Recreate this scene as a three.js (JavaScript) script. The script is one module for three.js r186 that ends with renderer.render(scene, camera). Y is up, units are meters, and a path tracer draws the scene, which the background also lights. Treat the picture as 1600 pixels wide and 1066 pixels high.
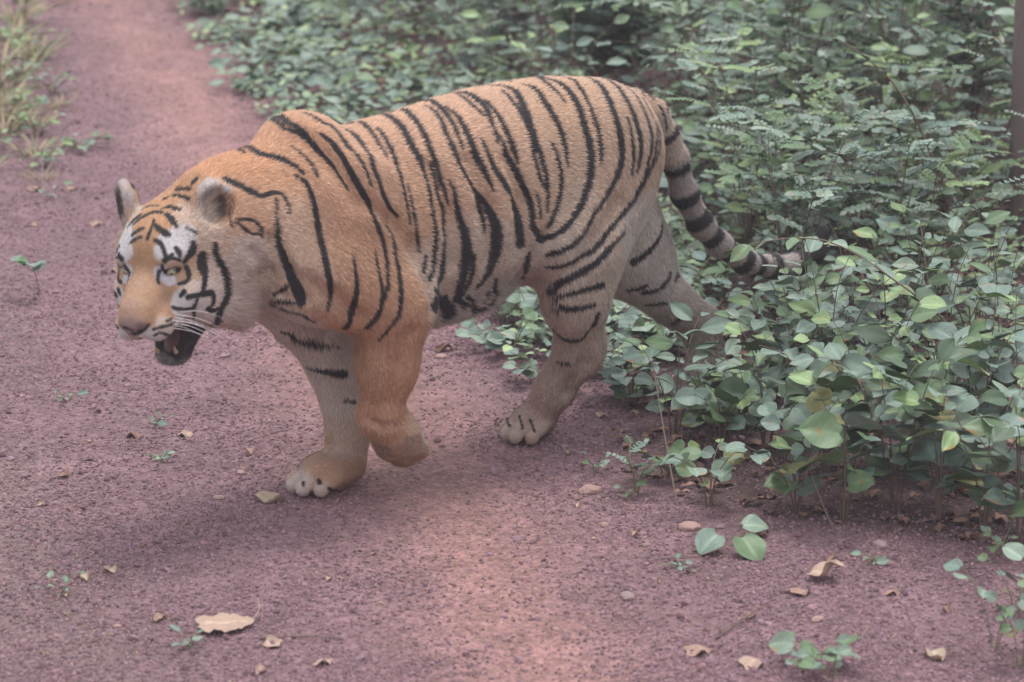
import * as THREE from 'three';
import { mergeGeometries } from 'three/addons/utils/BufferGeometryUtils.js';
import { ImprovedNoise } from 'three/addons/math/ImprovedNoise.js';

// ---------------------------------------------------------------- camera, sky, light, exposure
const scene = new THREE.Scene();
const camera = new THREE.PerspectiveCamera(12.4, 1600 / 1066, 0.1, 400);
camera.position.set(0, 2.6, 0);
camera.rotation.x = -16 * Math.PI / 180;
camera.focus = 8.35;
camera.userData.fStop = 3.4;
camera.updateMatrixWorld(true);

const renderer = new THREE.WebGLRenderer({ antialias: true });
renderer.setSize(1024, 682);
renderer.toneMapping = THREE.LinearToneMapping;
renderer.toneMappingExposure = 2.1;
renderer.shadowMap.enabled = true;

// an even overcast sky, brighter towards the zenith, as air and cloud
{
  const W = 256, H = 128, data = new Float32Array(W * H * 4), nz = new ImprovedNoise();
  for (let j = 0; j < H; j++) for (let i = 0; i < W; i++) {
    const el = (j + 0.5) / H * Math.PI - Math.PI / 2, az = (i + 0.5) / W * Math.PI * 2;
    const s = Math.max(Math.sin(el), 0), cl = 1 + 0.06 * nz.noise(Math.cos(az) * 2 * Math.cos(el), s * 3, Math.sin(az) * 2 * Math.cos(el));
    const L = (0.42 + 0.62 * s) * cl, o = (j * W + i) * 4;
    data[o] = L * 0.97; data[o + 1] = L * 0.95; data[o + 2] = L * 1.06; data[o + 3] = 1;
  }
  const t = new THREE.DataTexture(data, W, H, THREE.RGBAFormat, THREE.FloatType);
  t.mapping = THREE.EquirectangularReflectionMapping;
  t.magFilter = t.minFilter = THREE.LinearFilter;
  t.colorSpace = THREE.LinearSRGBColorSpace;
  t.needsUpdate = true;
  scene.background = t;
  scene.environment = t;
  scene.backgroundIntensity = 0.8;
  scene.environmentIntensity = 0.8;
}
const sun = new THREE.DirectionalLight(new THREE.Color(1, 0.965, 0.93), 1.05);
sun.position.set(1.8, 12, -10.5);
sun.target.position.set(0, 0, -8);
sun.castShadow = true;
sun.shadow.radius = 38;
sun.shadow.mapSize.set(2048, 2048);
Object.assign(sun.shadow.camera, { left: -6, right: 6, top: 8, bottom: -8, near: 0.5, far: 40 });
scene.add(sun, sun.target);
scene.fog = new THREE.FogExp2(new THREE.Color(.95, .90, .96), .0036);   // the dusty air of the track

// ---------------------------------------------------------------- helpers
function rng(seed) { let a = seed >>> 0; return () => { a = (a + 0x6D2B79F5) | 0; let t = Math.imul(a ^ (a >>> 15), 1 | a); t = (t + Math.imul(t ^ (t >>> 7), 61 | t)) ^ t; return ((t ^ (t >>> 14)) >>> 0) / 4294967296; }; }
const perlin = new ImprovedNoise();
const noise = (x, y, z) => perlin.noise(x + 31.7, y + 17.3, z + 5.9);
const fbm = (x, y, z, n = 4) => { let a = 0, s = 1, t = 0; for (let i = 0; i < n; i++) { a += s * noise(x, y, z); t += s; s *= 0.5; x = x * 2.03 + 7; y *= 2.03; z = z * 2.03 + 3; } return a / t; };
const clamp = (x, a = 0, b = 1) => Math.min(b, Math.max(a, x));
const lerp = (a, b, t) => a + (b - a) * t;
const sstep = (a, b, x) => { const t = clamp((x - a) / (b - a)); return t * t * (3 - 2 * t); };
const taken = new Map();
const numbered = (n) => { const k = taken.get(n) ?? 0; taken.set(n, k + 1); return k ? `${n}_${String(k).padStart(3, '0')}` : n; };
function mesh(name, geo, mat, parent) {
  const m = new THREE.Mesh(geo, mat); m.name = parent === scene ? numbered(name) : name; m.castShadow = m.receiveShadow = true; parent.add(m); return m;
}
function tag(o, label, category, group, kind) { o.userData.label = label; if (category) o.userData.category = category; if (group) o.userData.group = group; if (kind) o.userData.kind = kind; return o; }
function thing(name, label, category, [x, y, z] = [0, 0, 0], turn = 0, group) {
  const g = new THREE.Group(); g.name = numbered(name); g.position.set(x, y, z); g.rotation.y = turn; scene.add(g); return tag(g, label, category, group);
}
const FUR = 2;
// ---------------------------------------------------------------- the tiger: a field of tapered bones joined by a smooth minimum
// own frame: x forward, y up, z to its right; origin on the ground under the withers
const TIGER = { x: -0.443, z: -7.645, turn: -139.4 * Math.PI / 180 };
const HEAD = { m: [0.833, 0.283, 0.476, -0.283, 0.956, -0.072, -0.476, -0.075, 0.876], p: [0.576, 0.702, -0.032], s: 1.01 };
const fromHead = (h) => [0, 1, 2].map((i) => HEAD.p[i] + HEAD.s * (HEAD.m[i * 3] * h[0] + HEAD.m[i * 3 + 1] * h[1] + HEAD.m[i * 3 + 2] * h[2]));
const headDir = (h) => [0, 1, 2].map((i) => HEAD.m[i * 3] * h[0] + HEAD.m[i * 3 + 1] * h[1] + HEAD.m[i * 3 + 2] * h[2]);
const toHead = (x, y, z) => { const a = x - HEAD.p[0], b = y - HEAD.p[1], c = z - HEAD.p[2], m = HEAD.m, s = 1 / HEAD.s; return [(m[0] * a + m[3] * b + m[6] * c) * s, (m[1] * a + m[4] * b + m[7] * c) * s, (m[2] * a + m[5] * b + m[8] * c) * s]; };

const bones = [];   // {d(x,y,z), lo, hi, k, flow, len, cut}
function bound(pts, r) { const lo = [1e9, 1e9, 1e9], hi = [-1e9, -1e9, -1e9]; for (const p of pts) for (let i = 0; i < 3; i++) { lo[i] = Math.min(lo[i], p[i] - r); hi[i] = Math.max(hi[i], p[i] + r); } return { lo, hi }; }
// tapered capsule
function cone(a, b, ra, rb, k = 0.05, o = {}) {
  const bx = b[0] - a[0], by = b[1] - a[1], bz = b[2] - a[2], l2 = bx * bx + by * by + bz * bz, il = 1 / l2;
  bones.push({ ...bound([a, b], Math.max(ra, rb)), k, flow: [bx, by, bz], ...o, d: (x, y, z) => {
    const px = x - a[0], py = y - a[1], pz = z - a[2]; let t = (px * bx + py * by + pz * bz) * il; t = t < 0 ? 0 : t > 1 ? 1 : t;
    const qx = px - bx * t, qy = py - by * t, qz = pz - bz * t; return Math.sqrt(qx * qx + qy * qy + qz * qz) - (ra + (rb - ra) * t); } });
}
// ellipsoid with axes given as a rotation matrix (columns), default the body's axes
function egg(c, r, k = 0.05, o = {}, rot) {
  const R = rot ?? [1, 0, 0, 0, 1, 0, 0, 0, 1], [a, b, e] = r, mn = Math.min(a, b, e);
  bones.push({ ...bound([c], Math.max(a, b, e)), k, flow: [-1, -0.3, 0], ...o, d: (x, y, z) => {
    const px = x - c[0], py = y - c[1], pz = z - c[2];
    const u = (R[0] * px + R[3] * py + R[6] * pz), v = (R[1] * px + R[4] * py + R[7] * pz), w = (R[2] * px + R[5] * py + R[8] * pz);
    const k0 = Math.sqrt((u / a) ** 2 + (v / b) ** 2 + (w / e) ** 2); if (k0 < 1e-6) return -mn;
    return k0 * (k0 - 1) / Math.sqrt((u / (a * a)) ** 2 + (v / (b * b)) ** 2 + (w / (e * e)) ** 2); } });
}
// trunk: one lofted body through stations [x, top, bottom, half width, sideways, squareness]
const TRUNK = [[-1.07, .80, .72, .03, 0], [-1.04, .85, .70, .07, 0], [-.98, .905, .69, .112, 0], [-.90, .953, .65, .15, 0], [-.78, .984, .585, .18, 0], [-.66, .993, .55, .195, 0], [-.52, .993, .495, .212, 0], [-.40, .985, .465, .22, 0], [-.25, .967, .455, .218, 0], [-.08, .955, .455, .20, 0], [.08, .94, .475, .18, 0], [.18, .90, .515, .155, 0], [.26, .84, .575, .12, 0], [.31, .77, .65, .06, 0]];
{
  const n = TRUNK.length, ev = (x, c) => {
    let i = 0; while (i < n - 2 && x > TRUNK[i + 1][0]) i++;
    const a = TRUNK[Math.max(i - 1, 0)], b = TRUNK[i], d = TRUNK[i + 1], e = TRUNK[Math.min(i + 2, n - 1)], h = d[0] - b[0], t = clamp((x - b[0]) / h);
    const m0 = i ? (d[c] - a[c]) / (d[0] - a[0]) * h : (d[c] - b[c]), m1 = i < n - 2 ? (e[c] - b[c]) / (e[0] - b[0]) * h : (d[c] - b[c]), t2 = t * t, t3 = t2 * t;
    return (2 * t3 - 3 * t2 + 1) * b[c] + (t3 - 2 * t2 + t) * m0 + (-2 * t3 + 3 * t2) * d[c] + (t3 - t2) * m1;
  };
  const N = 400, x0 = TRUNK[0][0], x1 = TRUNK[n - 1][0], T = [1, 2, 3].map((c) => Float64Array.from({ length: N + 1 }, (_, i) => ev(x0 + (x1 - x0) * i / N, c)));
  bones.push({ lo: [x0 - .02, .35, -.26], hi: [x1 + .02, 1.02, .26], k: 0.05, flow: [-1, -.35, 0], d: (x, y, z) => {
    const cx = x < x0 ? x0 : x > x1 ? x1 : x, f = (cx - x0) / (x1 - x0) * N, i = Math.min(f | 0, N - 1), t = f - i;
    const top = T[0][i] + (T[0][i + 1] - T[0][i]) * t, bot = T[1][i] + (T[1][i + 1] - T[1][i]) * t, w = T[2][i] + (T[2][i + 1] - T[2][i]) * t;
    const a = (top - bot) / 2, dy = (y - (top + bot) / 2) / a, dz = z / (w * (1 - 0.10 * dy)), p = 2.25;
    const q = Math.pow(Math.pow(Math.abs(dy), p) + Math.pow(Math.abs(dz), p), 1 / p);
    let d = (q - 1) * Math.min(a, w) * (0.75 + 0.25 * Math.min(a, w) / Math.max(a, w)); const ox = x - cx; if (ox) d = d > 0 ? Math.hypot(d, ox) : Math.abs(ox) + Math.max(d, -.02); return d; } });
}
const HINDF = [-.2, -1, 0], DOWN = [0, -1, 0];
// neck
cone([.14, .745, 0], [.32, .755, -.005], .165, .145, .07, { flow: [-1, -.25, 0] });
cone([.32, .775, -.005], [.43, .75, -.012], .13, .105, .06, { flow: [-1, -.25, 0] });
cone([.25, .69, 0], [.38, .69, -.015], .12, .095, .06, { flow: [-1, -.4, 0] });
cone([.13, .91, 0], [.40, .845, -.005], .055, .05, .08, { flow: [-1, .1, 0] });
// shoulder blades and shoulders
cone([.08, .925, .05], [.19, .64, .13], .052, .09, .08, { flow: [-.6, -1, 0] });
cone([.09, .915, -.065], [.19, .66, -.135], .052, .095, .08, { flow: [-.6, -1, 0] });
egg([.10, .945, .02], [.09, .045, .06], .06);
egg([.06, .74, -.155], [.14, .18, .07], .07, { flow: [-.6, -1, 0] });
// near (left) foreleg, lifted, paw folded back
cone([.18, .635, -.15], [-.045, .55, -.175], .105, .10, .06, { flow: [-.5, -1, 0] });
cone([-.055, .565, -.178], [-.085, .54, -.178], .052, .04, .05, { flow: DOWN });
cone([-.045, .52, -.178], [-.035, .37, -.16], .09, .072, .05, { flow: DOWN });
cone([-.035, .38, -.16], [-.03, .255, -.14], .070, .052, .04, { flow: DOWN });
cone([-.025, .235, -.14], [-.088, .168, -.135], .058, .056, .03, { flow: [-.6, -1, 0] });
egg([-.085, .225, -.15], [.02, .018, .018], .02, { len: .5 });
cone([-.085, .16, -.13], [-.108, .132, -.13], .056, .046, .03, { flow: [-1, -.6, 0] });
for (const [dz, dx, dy] of [[-.038, 0, .004], [-.013, -.008, -.008], [.014, -.008, -.008], [.039, 0, .004]]) cone([-.098 + dx, .140 + dy, -.13 + dz], [-.130 + dx, .128 + dy, -.13 + dz], .026, .022, .010, { flow: [-1, 0, 0] });
// far (right) foreleg, planted
cone([.125, .56, .11], [-.03, .36, .105], .078, .062, .06, { flow: DOWN });
cone([.18, .61, .12], [-.09, .47, .135], .10, .085, .06, { flow: [-.5, -1, 0] });
cone([-.08, .46, .13], [-.075, .30, .10], .085, .066, .05, { flow: DOWN });
cone([-.075, .31, .10], [-.085, .12, .075], .066, .05, .04, { flow: DOWN });
cone([-.085, .12, .075], [-.07, .06, .065], .052, .052, .03, { flow: DOWN });
cone([-.06, .045, .06], [.03, .043, .05], .047, .047, .03, { flow: [1, -.4, 0] });
egg([.0, .045, .055], [.075, .045, .062], .03, { flow: [1, -.5, 0], len: .6 });
for (const [dz, dx, dy] of [[-.054, .035, -.003], [-.019, .066, .002], [.019, .068, .002], [.054, .042, -.003]]) { cone([dx - .03, .046 + dy, .055 + dz * .9], [dx + .005, .034, .055 + dz], .0215, .0218, .004, { flow: [1, -.6, 0], len: .3 }); egg([dx + .024, .024, .055 + dz], [.02, .021, .0195], .005, { flow: [1, -1, 0], len: .3 }); }
// near (left) hind leg, planted forward
cone([-.85, .785, -.09], [-.695, .58, -.135], .138, .112, .08, { flow: HINDF });
cone([-.85, .68, -.10], [-.755, .52, -.125], .088, .072, .08, { flow: HINDF });
cone([-.68, .56, -.15], [-.685, .42, -.135], .098, .083, .06, { flow: HINDF });
cone([-.69, .44, -.135], [-.735, .27, -.10], .078, .058, .05, { flow: HINDF });
cone([-.80, .30, -.09], [-.765, .235, -.085], .026, .036, .05, { flow: DOWN });
cone([-.735, .275, -.10], [-.710, .150, -.03], .058, .050, .04, { flow: [.3, -1, 0] });
cone([-.710, .150, -.03], [-.692, .062, .020], .05, .046, .03, { flow: [.5, -1, 0] });
egg([-.676, .048, .028], [.06, .042, .053], .03, { flow: [1, -.6, 0] });
for (const [dz, dx] of [[-.051, .018], [-.017, .046], [.018, .046], [.052, .022]]) { cone([-.670 + dx - .03, .055, .028 + dz * .9], [-.670 + dx, .040, .028 + dz], .0215, .0218, .004, { flow: [1, -.6, 0], len: .3 }); egg([-.670 + dx + .018, .025, .028 + dz], [.02, .021, .0190], .005, { flow: [1, -1, 0], len: .3 }); }
// far (right) hind leg, trailing
cone([-.90, .78, .08], [-1.08, .42, .115], .135, .095, .08, { flow: HINDF });
cone([-.99, .66, .08], [-1.16, .42, .10], .10, .08, .08, { flow: HINDF });
cone([-1.09, .41, .105], [-1.315, .20, .045], .088, .054, .05, { flow: [-.6, -1, 0] });
cone([-1.33, .20, .045], [-1.32, .085, .01], .05, .047, .04, { flow: DOWN });
cone([-1.325, .075, .005], [-1.24, .045, 0], .046, .046, .03, { flow: [.5, -1, 0] });
for (const [dz, dx] of [[-.044, .02], [-.015, .045], [.015, .045], [.045, .022]]) { cone([-1.24 + dx - .03, .05, dz * .9], [-1.24 + dx, .036, dz], .0215, .0218, .004, { flow: [1, -.6, 0], len: .3 }); egg([-1.24 + dx + .016, .025, dz], [.02, .021, .0190], .005, { flow: [1, -1, 0], len: .3 }); }
// rump, root of the tail and the tail
egg([-.90, .815, 0], [.13, .125, .13], .06);
egg([-1.045, .675, 0], [.04, .05, .045], .03, { flow: DOWN });
const TAIL = [[-1.01, .885, 0, 0.040], [-1.085, .845, 0, 0.037], [-1.135, .775, 0, 0.033], [-1.168, .713, 0, 0.033], [-1.208, .607, 0, 0.032], [-1.275, .507, 0, 0.031], [-1.35, .438, .005, 0.029], [-1.48, .358, .03, 0.028], [-1.607, .320, .05, 0.027], [-1.712, .309, .05, 0.026], [-1.783, .331, .05, 0.024], [-1.822, .385, .05, 0.018]];
for (let i = 0; i < TAIL.length - 1; i++) cone(TAIL[i].slice(0, 3), TAIL[i + 1].slice(0, 3), TAIL[i][3], TAIL[i + 1][3], .03, { tail: true });
// belly skin and sheath
egg([-.56, .515, 0], [.13, .05, .05], .08);
egg([-.28, .465, 0], [.22, .045, .11], .08);
cone([-.70, .64, -.15], [-.58, .61, -.15], .05, .04, .08);
// head
const H = (c, r, k, o = {}, tilt = 0) => { const ct = Math.cos(tilt), st = Math.sin(tilt), m = HEAD.m, ax = [ct, st, 0], ay = [-st, ct, 0]; const A = headDir(ax), B = headDir(ay), C = headDir([0, 0, 1]); egg(fromHead(c), r.map((v) => v * HEAD.s), k, { head: true, flow: headDir([-1, 0, 0]), ...o }, [A[0], B[0], C[0], A[1], B[1], C[1], A[2], B[2], C[2]]); };
const HC = (a, b, ra, rb, k, o = {}) => cone(fromHead(a), fromHead(b), ra, rb, k, { head: true, flow: headDir([-1, 0, 0]), ...o });
H([-.115, .0, 0], [.145, .105, .108], .05);
H([-.07, .025, 0], [.09, .075, .08], .05);
H([-.018, .030, -.052], [.045, .026, .035], .025); H([-.018, .030, .052], [.045, .026, .035], .025);
HC([-.03, -.012, 0], [.10, -.052, 0], .055, .040, .03);
HC([.03, -.04, 0], [.125, -.062, 0], .045, .036, .03);
for (const s of [-1, 1]) {
  H([.080, -.096, .034 * s], [.060, .041, .037], .018);
  H([-.035, -.075, .072 * s], [.075, .065, .05], .04);
  H([-.10, -.12, .085 * s], [.075, .085, .06], .04);
  H([-.140, -.148, .118 * s], [.055, .09, .045], .04, { flow: headDir([-1, -.4, s * .3]), len: 3.2 });
  H([-.15, -.05, .11 * s], [.06, .08, .05], .04, { flow: headDir([-1, -.2, s * .3]), len: 2.2 });
}
H([.136, -.064, 0], [.028, .022, .036], .012, { len: .4 }); H([.13, -.09, 0], [.026, .024, .022], .012, { len: .4 });
H([-.12, -.13, 0], [.10, .09, .10], .05);
// lower jaw, hanging open
HC([-.085, -.165, -.05], [.008, -.234, -.022], .034, .015, .015); HC([-.085, -.165, .05], [.008, -.234, .022], .034, .015, .015);
H([.002, -.236, 0], [.034, .017, .034], .015, { len: 2.6, flow: headDir([.1, -1, 0]) });
HC([-.10, -.20, 0], [-.02, -.245, 0], .045, .024, .03);
// ears: cupped shells
for (const s of [-1, 1]) {
  const c = [-.148, .090, .112 * s], n = headDir([.62, .12, .77 * s]);
  const up = headDir([-.10, .93, .34 * s]); const l = Math.hypot(...n); n.forEach((v, i) => n[i] = v / l);
  const dt = up[0] * n[0] + up[1] * n[1] + up[2] * n[2]; up.forEach((v, i) => up[i] = v - dt * n[i]); const lu = Math.hypot(...up); up.forEach((v, i) => up[i] = v / lu);
  const sd = [n[1] * up[2] - n[2] * up[1], n[2] * up[0] - n[0] * up[2], n[0] * up[1] - n[1] * up[0]], R = [n[0], up[0], sd[0], n[1], up[1], sd[1], n[2], up[2], sd[2]];
  const fc = fromHead(c);
  egg(fc, [.030, .061, .054], .02, { head: true, ear: s, flow: up, len: .7 }, R);
  const oc = fc.map((v, i) => v + n[i] * .034 + up[i] * .004);
  egg(oc, [.032, .047, .042], .012, { cut: true, head: true, ear: s, inner: true, flow: up }, R);
}
// eye sockets and nostrils
for (const s of [-1, 1]) { egg(fromHead([.019, .003, .063 * s]), [.020, .0100, .020], .008, { cut: true, head: true }, HEAD.m); egg(fromHead([.158, -.079, .019 * s]), [.010, .006, .008], .006, { cut: true, head: true }, HEAD.m); }

// folds of loose skin and the hollows between muscles
for (const [r, k, ...pts] of [[.006, .035, [.068, .817, -.223], [-.004, .762, -.222], [-.078, .683, -.213], [-.094, .606, -.25], [-.09, .538, -.274]], [.006, .02, [.368, .734, -.149], [.319, .674, -.152], [.287, .629, -.197]], [.005, .02, [.337, .666, -.137], [.296, .614, -.17], [.259, .606, -.224]], [.006, .03, [.313, .754, -.159], [.292, .684, -.186], [.271, .619, -.215]], [.007, .03, [-.503, .635, -.21], [-.476, .574, -.189], [-.471, .497, -.118], [-.409, .465, -.114]], [.006, .05, [-.74, .691, -.239], [-.659, .612, -.255], [-.613, .539, -.233]], [.005, .04, [-.021, .484, -.268], [-.004, .399, -.243], [-.004, .301, -.215]], [.005, .02, [.032, .247, -.165], [.006, .227, -.196], [-.049, .232, -.209]], [.006, .03, [-.693, .344, -.195], [-.702, .245, -.153], [-.697, .152, -.091]], [.006, .04, [.262, .655, -.229], [.205, .611, -.255], [.119, .545, -.244]], [.006, .05, [.152, .967, -.067], [.126, .915, -.16], [.103, .834, -.217]], [.005, .05, [-.17, .86, -.175], [-.20, .74, -.21], [-.21, .62, -.215]], [.005, .05, [-.29, .86, -.18], [-.31, .74, -.215], [-.32, .62, -.22]], [.005, .05, [-.41, .85, -.185], [-.43, .74, -.215], [-.42, .62, -.22]]])
  for (let i = 0; i < pts.length - 1; i++) cone(pts[i], pts[i + 1], r * 1.5, r * 1.5, k, { cut: true });
function field(list, x, y, z) {
  let d = 1e3;
  for (const b of list) {
    const e = b.d(x, y, z);
    if (b.cut) { const h = Math.max(b.k - Math.abs(d + e), 0) / b.k; d = Math.max(d, -e) + h * h * b.k * 0.25; }
    else { const h = Math.max(b.k - Math.abs(d - e), 0) / b.k; d = Math.min(d, e) - h * h * b.k * 0.25; }
  }
  return d;
}
const near = (x, y, z, r) => bones.filter((b) => x > b.lo[0] - r && x < b.hi[0] + r && y > b.lo[1] - r && y < b.hi[1] + r && z > b.lo[2] - r && z < b.hi[2] + r);

// surface nets over the blocks that the skin passes through
function skin(h) {
  const lo = [-1.9, -.012, -.33], hi = [.80, 1.07, .33], B = 8, nb = lo.map((v, i) => Math.ceil((hi[i] - v) / (h * B))), n = nb.map((v) => v * B + 1);
  const at = (i, j, k) => (i * n[1] + j) * n[2] + k, F = new Float32Array(n[0] * n[1] * n[2]).fill(1), V = new Int32Array(F.length).fill(-1), blocks = [];
  const half = h * B / 2, diag = half * 1.75;
  for (let a = 0; a < nb[0]; a++) for (let b = 0; b < nb[1]; b++) for (let c = 0; c < nb[2]; c++) {
    const x = lo[0] + (a * B + B / 2) * h, y = lo[1] + (b * B + B / 2) * h, z = lo[2] + (c * B + B / 2) * h, list = near(x, y, z, diag + .05);
    if (!list.length) continue;
    const d = field(list, x, y, z);
    if (Math.abs(d) > diag * 2.2) { if (d < 0) for (let i = 0; i <= B; i++) for (let j = 0; j <= B; j++) for (let k = 0; k <= B; k++) { const q = at(a * B + i, b * B + j, c * B + k); if (F[q] === 1) F[q] = -1; } continue; }
    blocks.push([a, b, c]);
    for (let i = 0; i <= B; i++) for (let j = 0; j <= B; j++) for (let k = 0; k <= B; k++) { const q = at(a * B + i, b * B + j, c * B + k); F[q] = field(list, x + (i - B / 2) * h, y + (j - B / 2) * h, z + (k - B / 2) * h); }
  }
  const pos = [], idx = [], E = [[0, 1], [2, 3], [4, 5], [6, 7], [0, 2], [1, 3], [4, 6], [5, 7], [0, 4], [1, 5], [2, 6], [3, 7]];
  const off = [0, 1, 2, 3, 4, 5, 6, 7].map((q) => ((q & 1) * n[1] + ((q >> 1) & 1)) * n[2] + (q >> 2));
  for (const [a, b, c] of blocks) for (let i = a * B; i < a * B + B; i++) for (let j = b * B; j < b * B + B; j++) for (let k = c * B; k < c * B + B; k++) {
    const q = at(i, j, k); let m = 0; for (let s = 0; s < 8; s++) if (F[q + off[s]] < 0) m |= 1 << s;
    if (!m || m === 255) continue;
    let x = 0, y = 0, z = 0, w = 0;
    for (const [s, t] of E) { const f = F[q + off[s]], g = F[q + off[t]]; if (f < 0 === g < 0) continue; const u = f / (f - g); x += lerp(s & 1, t & 1, u); y += lerp((s >> 1) & 1, (t >> 1) & 1, u); z += lerp(s >> 2, t >> 2, u); w++; }
    V[q] = pos.length / 3; pos.push(lo[0] + (i + x / w) * h, lo[1] + (j + y / w) * h, lo[2] + (k + z / w) * h);
  }
  const sx = n[1] * n[2], sy = n[2], sz = 1;
  for (const [a, b, c] of blocks) for (let i = a * B; i < a * B + B; i++) for (let j = b * B; j < b * B + B; j++) for (let k = c * B; k < c * B + B; k++) {
    const q = at(i, j, k), f = F[q] < 0;
    for (const [s, u, v] of [[sx, sy, sz], [sy, sz, sx], [sz, sx, sy]]) {
      if (F[q + s] < 0 === f) continue;
      const p0 = V[q], p1 = V[q - u], p2 = V[q - u - v], p3 = V[q - v]; if (p0 < 0 || p1 < 0 || p2 < 0 || p3 < 0) continue;
      if (f) idx.push(p0, p1, p2, p0, p2, p3); else idx.push(p0, p2, p1, p0, p3, p2);
    }
  }
  const g = new THREE.BufferGeometry(); g.setAttribute('position', new THREE.Float32BufferAttribute(pos, 3)); g.setIndex(idx); g.computeVertexNormals(); return g;
}
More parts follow.
